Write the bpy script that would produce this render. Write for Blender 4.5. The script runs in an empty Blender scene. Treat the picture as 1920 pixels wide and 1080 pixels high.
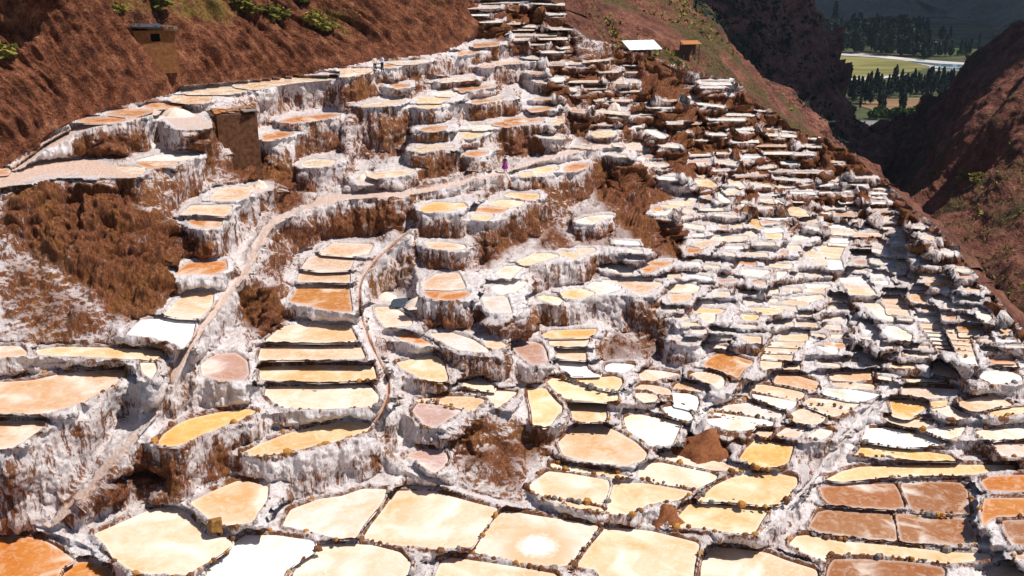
import bpy, math, random
import numpy as np
from mathutils import Vector, Matrix

# ------------------------------------------------------------------ camera, sky, sun, exposure
S = bpy.context.scene
FPX, PITCH = 1900.0, math.radians(20.0)          # focal length in photo pixels, downward tilt
cam_d = bpy.data.cameras.new('camera'); cam = bpy.data.objects.new('camera', cam_d)
S.collection.objects.link(cam)
cam_d.sensor_width = 36.0; cam_d.lens = 36.0 * FPX / 1920.0
cam_d.clip_start = 0.5; cam_d.clip_end = 9000.0
cam.location = (0, 0, 0); cam.rotation_euler = (math.radians(90) - PITCH, 0, 0)
S.camera = cam
SUN_EL, SUN_AZ = math.radians(60.0), math.radians(104.0)   # azimuth: from straight ahead (+Y) towards the right (+X)
sun_dir = Vector((math.sin(SUN_AZ) * math.cos(SUN_EL), math.cos(SUN_AZ) * math.cos(SUN_EL), math.sin(SUN_EL)))
W = bpy.data.worlds.new('World'); S.world = W; W.use_nodes = True
wn = W.node_tree.nodes; sky = wn.new('ShaderNodeTexSky'); sky.sky_type = 'NISHITA'; sky.sun_disc = False
sky.sun_elevation = SUN_EL; sky.sun_rotation = SUN_AZ; sky.altitude = 3000; sky.air_density = 1.0; sky.dust_density = 1.0
W.node_tree.links.new(sky.outputs[0], wn['Background'].inputs[0]); wn['Background'].inputs[1].default_value = 0.085
sl = bpy.data.lights.new('sun', 'SUN'); sl.energy = 4.9; sl.angle = math.radians(0.5); sl.color = (1.0, 0.955, 0.88)
so = bpy.data.objects.new('sun', sl); S.collection.objects.link(so)
so.rotation_euler = sun_dir.to_track_quat('Z', 'Y').to_euler(); so.location = (0, 0, 200)
S.view_settings.view_transform = 'Standard'; S.view_settings.look = 'None'; S.view_settings.gamma = 1.0
S.view_settings.use_curve_mapping = False; S.view_settings.exposure = 0.30
RNG = random.Random(7); NR = np.random.default_rng(7)

# ------------------------------------------------------------------ helpers
CP, SP = math.cos(PITCH), math.sin(PITCH)
def ray(u, v):
    a = (np.asarray(u, float) - 960.0) / FPX; b = (np.asarray(v, float) - 540.0) / FPX
    return np.stack([a, CP - b * SP, -SP - b * CP + 0 * a], -1)
def at_depth(u, v, t): return ray(u, v) * np.asarray(t, float)[..., None]
def at_z(u, v, z):
    r = ray(u, v); return r * (z / r[..., 2])[..., None]

def _h(ix, iy, iz, seed):
    h = (ix.astype(np.uint32) * np.uint32(374761393) + iy.astype(np.uint32) * np.uint32(668265263)
         + iz.astype(np.uint32) * np.uint32(2147483647 ^ 0x5bd1e995) + np.uint32(seed * 974711 + 12345))
    h ^= h >> np.uint32(13); h *= np.uint32(1274126177); h ^= h >> np.uint32(16)
    return h.astype(np.float32) / np.float32(2147483648.0) - np.float32(1.0)
def vnoise(p, seed=0):
    p = np.asarray(p, np.float32); f = np.floor(p); i = f.astype(np.int64); q = p - f
    q = q * q * (3 - 2 * q); out = 0
    for dx in (0, 1):
        for dy in (0, 1):
            for dz in (0, 1):
                w = (q[..., 0] if dx else 1 - q[..., 0]) * (q[..., 1] if dy else 1 - q[..., 1]) * (q[..., 2] if dz else 1 - q[..., 2])
                out = out + w * _h(i[..., 0] + dx, i[..., 1] + dy, i[..., 2] + dz, seed)
    return out
def fbm(p, oct=3, seed=0, gain=0.5):
    o, a = 0, 1.0; p = np.asarray(p, np.float32)
    for k in range(oct):
        o = o + a * vnoise(p * (2.03 ** k), seed + k); a *= gain
    return o
def ridged(p, oct=3, seed=0):
    o, a = 0, 1.0; p = np.asarray(p, np.float32)
    for k in range(oct):
        o = o + a * (1 - 2 * np.abs(vnoise(p * (2.03 ** k), seed + k))); a *= 0.5
    return o
def smooth(a, b, x):
    t = np.clip((x - a) / (b - a), 0, 1); return t * t * (3 - 2 * t)

COL = S.collection
def link(o): COL.objects.link(o); return o
def tag(o, label=None, cat=None, group=None, kind=None):
    if label: o['label'] = label
    if cat: o['category'] = cat
    if group: o['group'] = group
    if kind: o['kind'] = kind
    return o
def empty(name, loc, rz=0):
    o = bpy.data.objects.new(name, None); link(o); o.location = loc; o.rotation_euler = (0, 0, rz); o.empty_display_size = 0.3
    return o
def child(o, parent):                        # parent without moving: every mesh below is written in its parent's own frame or with this inverse
    o.parent = parent; o.matrix_parent_inverse = Matrix.LocRotScale(parent.location, parent.rotation_euler, parent.scale).inverted()
    return o
def mesh_np(name, V, Q, attrs=None, smooth_shade=True):
    me = bpy.data.meshes.new(name); V = np.ascontiguousarray(V, np.float32); Q = np.ascontiguousarray(Q, np.int32)
    n = Q.shape[1]
    me.vertices.add(len(V)); me.vertices.foreach_set('co', V.ravel())
    me.loops.add(Q.size); me.loops.foreach_set('vertex_index', Q.ravel())
    me.polygons.add(len(Q)); me.polygons.foreach_set('loop_start', np.arange(0, Q.size, n, dtype=np.int32))
    me.polygons.foreach_set('loop_total', np.full(len(Q), n, np.int32))
    me.polygons.foreach_set('use_smooth', np.full(len(Q), smooth_shade, bool))
    for k, a in (attrs or {}).items():
        at = me.attributes.new(k, 'FLOAT', 'POINT'); at.data.foreach_set('value', np.ascontiguousarray(a, np.float32))
    me.update(calc_edges=True); return me
class MB:                                     # collects simple solids into one mesh
    def __init__(s): s.v, s.f = [], []
    def add(s, V, F):
        b = len(s.v); s.v += [tuple(map(float, p)) for p in V]; s.f += [tuple(i + b for i in f) for f in F]; return s
    def box(s, c, d, rz=0, ry=0, jit=0.0, taper=1.0):
        V = []
        for z in (-.5, .5):
            for (x, y) in ((-.5, -.5), (.5, -.5), (.5, .5), (-.5, .5)):
                k = taper if z > 0 else 1
                V.append(Vector((x * d[0] * k + RNG.uniform(-jit, jit), y * d[1] * k + RNG.uniform(-jit, jit), z * d[2] + RNG.uniform(-jit, jit))))
        M = Matrix.Translation(c) @ Matrix.Rotation(rz, 4, 'Z') @ Matrix.Rotation(ry, 4, 'Y')
        return s.add([M @ p for p in V], [(3, 2, 1, 0), (4, 5, 6, 7), (0, 1, 5, 4), (1, 2, 6, 5), (2, 3, 7, 6), (3, 0, 4, 7)])
    def tube(s, a, b, r0, r1, n=8, cap=True):
        a, b = Vector(a), Vector(b); q = (b - a).to_track_quat('Z', 'Y'); V = []
        for c, r in ((a, r0), (b, r1)):
            for i in range(n):
                t = 2 * math.pi * i / n; V.append(c + q @ Vector((r * math.cos(t), r * math.sin(t), 0)))
        F = [(i, (i + 1) % n, n + (i + 1) % n, n + i) for i in range(n)]
        if cap: F += [tuple(range(n - 1, -1, -1)), tuple(range(n, 2 * n))]
        return s.add(V, F)
    def build(s, name, mat, parent=None, smooth_shade=False):
        me = bpy.data.meshes.new(name); me.from_pydata(s.v, [], s.f); me.update()
        if smooth_shade: me.polygons.foreach_set('use_smooth', [True] * len(me.polygons))
        me.materials.append(mat); o = bpy.data.objects.new(name, me); link(o)
        if parent: o.parent = parent
        return o
# ------------------------------------------------------------------ materials
class NT:
    def __init__(s, name):
        s.m = bpy.data.materials.new(name); s.m.use_nodes = True; s.t = s.m.node_tree; s.b = s.t.nodes['Principled BSDF']
        s.b.inputs['Specular IOR Level'].default_value = 0.2; s.b.inputs['Roughness'].default_value = 0.85
    def n(s, ty, **kw):
        x = s.t.nodes.new(ty)
        for k, v in kw.items(): setattr(x, k, v)
        return x
    def l(s, a, b): s.t.links.new(a, b)
    def pos(s, sc=(1, 1, 1), obj=False):
        g = s.n('ShaderNodeTexCoord').outputs['Object'] if obj else s.n('ShaderNodeNewGeometry').outputs['Position']
        m = s.n('ShaderNodeMapping'); m.inputs['Scale'].default_value = sc; s.l(g, m.inputs['Vector']); return m.outputs[0]
    def noise(s, vec, scale, detail=4, rough=0.55, dist=0.0):
        x = s.n('ShaderNodeTexNoise'); x.inputs['Scale'].default_value = scale; x.inputs['Detail'].default_value = detail
        x.inputs['Roughness'].default_value = rough; x.inputs['Distortion'].default_value = dist
        s.l(vec, x.inputs['Vector']); return x.outputs['Fac']
    def ramp(s, fac, stops):
        r = s.n('ShaderNodeValToRGB'); e = r.color_ramp.elements
        while len(e) < len(stops): e.new(0.5)
        for k, (p, c) in enumerate(stops):
            e[k].position = p; e[k].color = (*c, 1) if len(c) == 3 else c
        s.l(fac, r.inputs[0]); return r.outputs[0]
    def rng(s, fac, a, b, c=0.0, d=1.0):
        r = s.n('ShaderNodeMapRange'); r.inputs[1].default_value = a; r.inputs[2].default_value = b
        r.inputs[3].default_value = c; r.inputs[4].default_value = d; s.l(fac, r.inputs[0]); return r.outputs[0]
    def mix(s, f, a, b, ty='MIX'):
        x = s.n('ShaderNodeMix', data_type='RGBA', blend_type=ty)
        for v, k in ((f, 0), (a, 6), (b, 7)):
            if hasattr(v, 'links'): s.l(v, x.inputs[k])
            elif k == 0: x.inputs[0].default_value = v
            else: x.inputs[k].default_value = (*v, 1)
        return x.outputs[2]
    def math(s, op, a, b=None):
        x = s.n('ShaderNodeMath', operation=op)
        for v, k in ((a, 0), (b, 1)):
            if v is None: continue
            if hasattr(v, 'links'): s.l(v, x.inputs[k])
            else: x.inputs[k].default_value = v
        return x.outputs[0]
    def attr(s, name): x = s.n('ShaderNodeAttribute', attribute_name=name); return x.outputs['Fac']
    def bump(s, h, strength=0.4, dist=0.1):
        x = s.n('ShaderNodeBump'); x.inputs['Strength'].default_value = strength; x.inputs['Distance'].default_value = dist
        s.l(h, x.inputs['Height']); s.l(x.outputs[0], s.b.inputs['Normal'])
    def out(s, col, rough=None):
        s.l(col, s.b.inputs['Base Color'])
        if rough is not None: s.b.inputs['Roughness'].default_value = rough
        return s.m
def simple(name, c, rough=0.8, var=0.25, sc=3.0):
    t = NT(name); f = t.noise(t.pos(), sc, 5)
    k = 1 - var; return t.out(t.ramp(f, [(0.3, tuple(x * k for x in c)), (0.7, tuple(min(1, x * (1 + var)) for x in c))]), rough)

def m_salt():
    t = NT('salt_crust_and_earth')
    flute = t.noise(t.pos((1, 1, 0.13)), 1.9, 8, 0.66, 0.5)
    fine = t.noise(t.pos((1, 1, 0.35)), 6.5, 7, 0.65, 0.3)
    grain = t.noise(t.pos(), 22.0, 4, 0.65)
    big = t.noise(t.pos((1, 1, .6)), 0.30, 5, .6)
    salt = t.ramp(t.math('ADD', t.math('MULTIPLY', flute, .6), t.math('MULTIPLY', fine, .4)), [(0.36, (0.36, 0.27, 0.25)), (0.45, (0.60, 0.52, 0.51)), (0.53, (0.79, 0.74, 0.735)), (0.7, (0.89, 0.855, 0.84))])
    salt = t.mix(t.math('MULTIPLY', t.rng(grain, 0.52, 0.72), .6), salt, (0.50, 0.38, 0.33))
    earth = t.ramp(t.math('ADD', t.math('MULTIPLY', fine, .6), t.math('MULTIPLY', grain, .4)), [(0.34, (0.022, 0.007, 0.003)), (0.47, (0.115, 0.034, 0.012)), (0.57, (0.23, 0.083, 0.032)), (0.68, (0.45, 0.27, 0.18))])
    earth = t.mix(t.math('MULTIPLY', t.rng(big, 0.50, 0.68), .45), earth, t.ramp(fine, [(0.35, (0.10, 0.040, 0.010)), (0.65, (0.36, 0.16, 0.035))]))
    # bare earth shows where the crust has broken away: wide patches on the banks, narrow runs down every wall
    e = t.attr('earth'); k = t.math('ADD', t.math('MULTIPLY', flute, 0.42), t.math('ADD', t.math('MULTIPLY', fine, 0.33), t.math('MULTIPLY', big, 0.25)))
    rnd = t.n('ShaderNodeObjectInfo').outputs['Random']
    thr = t.math('SUBTRACT', t.math('ADD', 0.505, t.math('MULTIPLY', rnd, .06)), t.math('MULTIPLY', e, 0.17))
    f = t.rng(t.math('SUBTRACT', k, thr), -0.02, 0.035)
    flat = t.n('ShaderNodeSeparateXYZ'); t.l(t.n('ShaderNodeNewGeometry').outputs['True Normal'], flat.inputs[0])
    f = t.math('MULTIPLY', f, t.math('MAXIMUM', t.rng(flat.outputs[2], .75, .95, 1.0, .25), t.rng(e, .5, .8)))   # crust stays whole on level ground
    col = t.mix(f, salt, earth)
    pth = t.ramp(fine, [(0.3, (0.50, 0.30, 0.22)), (0.7, (0.84, 0.64, 0.53))])
    col = t.mix(t.rng(t.math('ADD', t.attr('path'), t.math('ADD', t.math('MULTIPLY', fine, 0.6), t.math('MULTIPLY', big, .5))), 0.98, 1.6), col, pth)
    ch = t.attr('channel'); col = t.mix(ch, col, (0.24, 0.085, 0.03))
    col = t.mix(t.math('MULTIPLY', t.attr('mud_shade'), t.rng(fine, .35, .6, .35, .95)), col, (0.10, 0.045, 0.024))  # dark waterline: wet mud colour with the dyke's shade painted in
    h = t.math('ADD', t.math('MULTIPLY', fine, 0.8), t.math('ADD', t.math('MULTIPLY', grain, 0.35), flute))
    t.bump(h, 0.9, 0.22)
    return t.out(col, 0.8)
def m_hill(name, ramp, green, gth, sc=1.0, bump=0.8, gz=None):
    t = NT(name)
    a = t.noise(t.pos(), 0.9 * sc, 8, 0.65); b = t.noise(t.pos(), 0.16 * sc, 5, 0.6, 0.6); c = t.noise(t.pos(), 5.5 * sc, 4, 0.6)
    col = t.ramp(t.math('ADD', t.math('MULTIPLY', a, 0.65), t.math('MULTIPLY', c, 0.35)), ramp)
    g = t.rng(t.math('ADD', t.math('MULTIPLY', b, 0.7), t.math('ADD', t.math('MULTIPLY', a, 0.3), t.attr('veg'))), gth, gth + 0.1)
    col = t.mix(t.math('MULTIPLY', g, 0.85), col, t.ramp(c, green))
    t.bump(t.math('ADD', a, t.math('MULTIPLY', c, 0.4)), bump, 1.2 / sc)
    return t.out(col, 0.9)
def m_brine(name, ring=False, tint=False):
    t = NT(name); oi = t.n('ShaderNodeObjectInfo')
    off = t.n('ShaderNodeVectorMath', operation='ADD'); t.l(t.n('ShaderNodeNewGeometry').outputs['Position'], off.inputs[0])
    mul = t.n('ShaderNodeVectorMath', operation='SCALE'); t.l(oi.outputs['Random'], mul.inputs['Scale']); mul.inputs[0].default_value = (90, 40, 70)
    t.l(mul.outputs[0], off.inputs[1])
    p = off.outputs[0]
    n1 = t.noise(p, 0.38, 4, 0.5, 0.8); n2 = t.noise(p, 1.6, 5, 0.6, 1.2); n3 = t.noise(p, 9.0, 3)
    base = t.n('ShaderNodeAttribute', attribute_name='tint').outputs['Color'] if tint else oi.outputs['Color']
    deep = t.mix(1.0, base, (0.90, 0.72, 0.50), 'MULTIPLY')
    pale = t.mix(0.35, base, (0.86, 0.79, 0.70))
    col = t.mix(t.rng(n1, 0.46, 0.70), base, deep)
    col = t.mix(t.math('MULTIPLY', t.rng(n2, 0.50, 0.72), 0.7), col, pale)
    col = t.mix(t.math('MULTIPLY', t.rng(n1, .46, .30), .6), col, (0.84, 0.78, 0.70))
    edge = t.attr('edge')                                            # metres from the dyke
    crust = t.rng(t.math('ADD', edge, t.math('MULTIPLY', n2, 0.5)), 0.24, 0.46, 1.0, 0.0)
    col = t.mix(t.math('MULTIPLY', crust, 0.45), col, (0.78, 0.71, 0.65))
    if ring:
        q = t.attr('spot'); q = t.math('ADD', q, t.math('MULTIPLY', n2, 0.35))
        col = t.mix(t.math('MULTIPLY', t.rng(q, 0.85, 1.15), .8), col, (0.66, 0.38, 0.20)); col = t.mix(t.rng(q, 1.12, 1.4), col, (0.92, 0.92, 0.92))
    col = t.mix(t.math('MULTIPLY', t.rng(n3, 0.55, 0.75), 0.12), col, (0.5, 0.3, 0.2))
    r = t.rng(n2, 0.42, 0.6, 0.10, 0.5); t.l(r, t.b.inputs['Roughness'])
    t.b.inputs['Specular IOR Level'].default_value = 0.45
    t.bump(n3, 0.08, 0.02)
    return t.out(col)
def m_leaf(name, a, b):
    t = NT(name); oi = t.n('ShaderNodeObjectInfo'); f = t.noise(t.pos(), 0.8, 3)
    c = t.ramp(t.math('ADD', t.math('MULTIPLY', f, 0.7), t.math('MULTIPLY', oi.outputs['Random'], 0.3)), [(0.3, a), (0.75, b)])
    return t.out(c, 0.8)
M = {}
M['salt'] = m_salt()
M['hill'] = m_hill('red_earth_slope', [(0.33, (0.022, 0.007, 0.004)), (0.44, (0.085, 0.026, 0.012)), (0.53, (0.18, 0.060, 0.027)), (0.66, (0.36, 0.155, 0.085))],
                   [(0.3, (0.07, 0.055, 0.010)), (0.7, (0.26, 0.19, 0.04))], 0.66)
M['ravine'] = m_hill('scrubby_ravine_slope', [(0.30, (0.045, 0.019, 0.013)), (0.46, (0.15, 0.054, 0.034)), (0.57, (0.26, 0.105, 0.066)), (0.75, (0.40, 0.23, 0.15))],
                     [(0.3, (0.030, 0.028, 0.008)), (0.7, (0.13, 0.105, 0.035))], 0.53, 0.32)
M['cliff'] = m_hill('red_cliff', [(0.33, (0.045, 0.022, 0.017)), (0.46, (0.16, 0.062, 0.043)), (0.56, (0.29, 0.12, 0.08)), (0.72, (0.42, 0.23, 0.15))],
                    [(0.3, (0.03, 0.03, 0.012)), (0.7, (0.10, 0.085, 0.035))], 0.55, 0.22)
M['far'] = m_hill('far_mountain', [(0.30, (0.10, 0.10, 0.085)), (0.5, (0.20, 0.18, 0.14)), (0.75, (0.30, 0.26, 0.20))],
                  [(0.3, (0.020, 0.028, 0.018)), (0.7, (0.05, 0.055, 0.03))], 0.55, 0.03)
M['brine'] = m_brine('brine'); M['brine_ring'] = m_brine('brine_with_salt_spot', True); M['brine_far'] = m_brine('brine_of_small_pools', tint=True)
M['stone_o'] = simple('ochre_stone', (0.36, 0.16, 0.035), 0.85, 0.4, 9); M['stone_b'] = simple('brown_stone', (0.15, 0.062, 0.028), 0.85, 0.4, 9)
M['stone_g'] = simple('grey_stone', (0.20, 0.175, 0.165), 0.85, 0.35, 9)
M['ochre'] = simple('ochre_block_stone', (0.25, 0.125, 0.035), .9, .45, 5); M['adobe'] = simple('adobe', (0.20, 0.085, 0.032), 0.95, 0.35, 4); M['adobe_d'] = simple('dark_adobe', (0.10, 0.042, 0.020), .95, .5, 3); M['dark'] = simple('dark_opening', (0.012, 0.009, 0.008), 0.95, 0.1)
M['tin'] = simple('pale_sheet_roof', (0.80, 0.82, 0.82), 0.45, 0.06, 2); M['tarp'] = simple('blue_black_tarp', (0.045, 0.055, 0.075), 0.6, 0.3, 5)
M['tile'] = simple('clay_tile', (0.42, 0.17, 0.06), 0.85, 0.35, 7); M['timber'] = simple('weathered_timber', (0.11, 0.065, 0.04), 0.9, 0.3, 8)
M['heap'] = simple('heaped_salt', (0.72, 0.58, 0.48), 0.85, 0.12, 6); M['mound'] = simple('heaped_red_earth', (0.21, 0.075, 0.03), 0.95, 0.35, 5)
M['trunk'] = simple('trunk', (0.10, 0.08, 0.06), 0.9, 0.3, 3)
M['leaf_d'] = m_leaf('dark_conifer_leaf', (0.008, 0.018, 0.014), (0.026, 0.044, 0.028))
M['leaf_g'] = m_leaf('green_leaf', (0.022, 0.045, 0.010), (0.085, 0.125, 0.022))
M['leaf_y'] = m_leaf('dry_grass', (0.08, 0.075, 0.012), (0.26, 0.21, 0.045))
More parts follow.
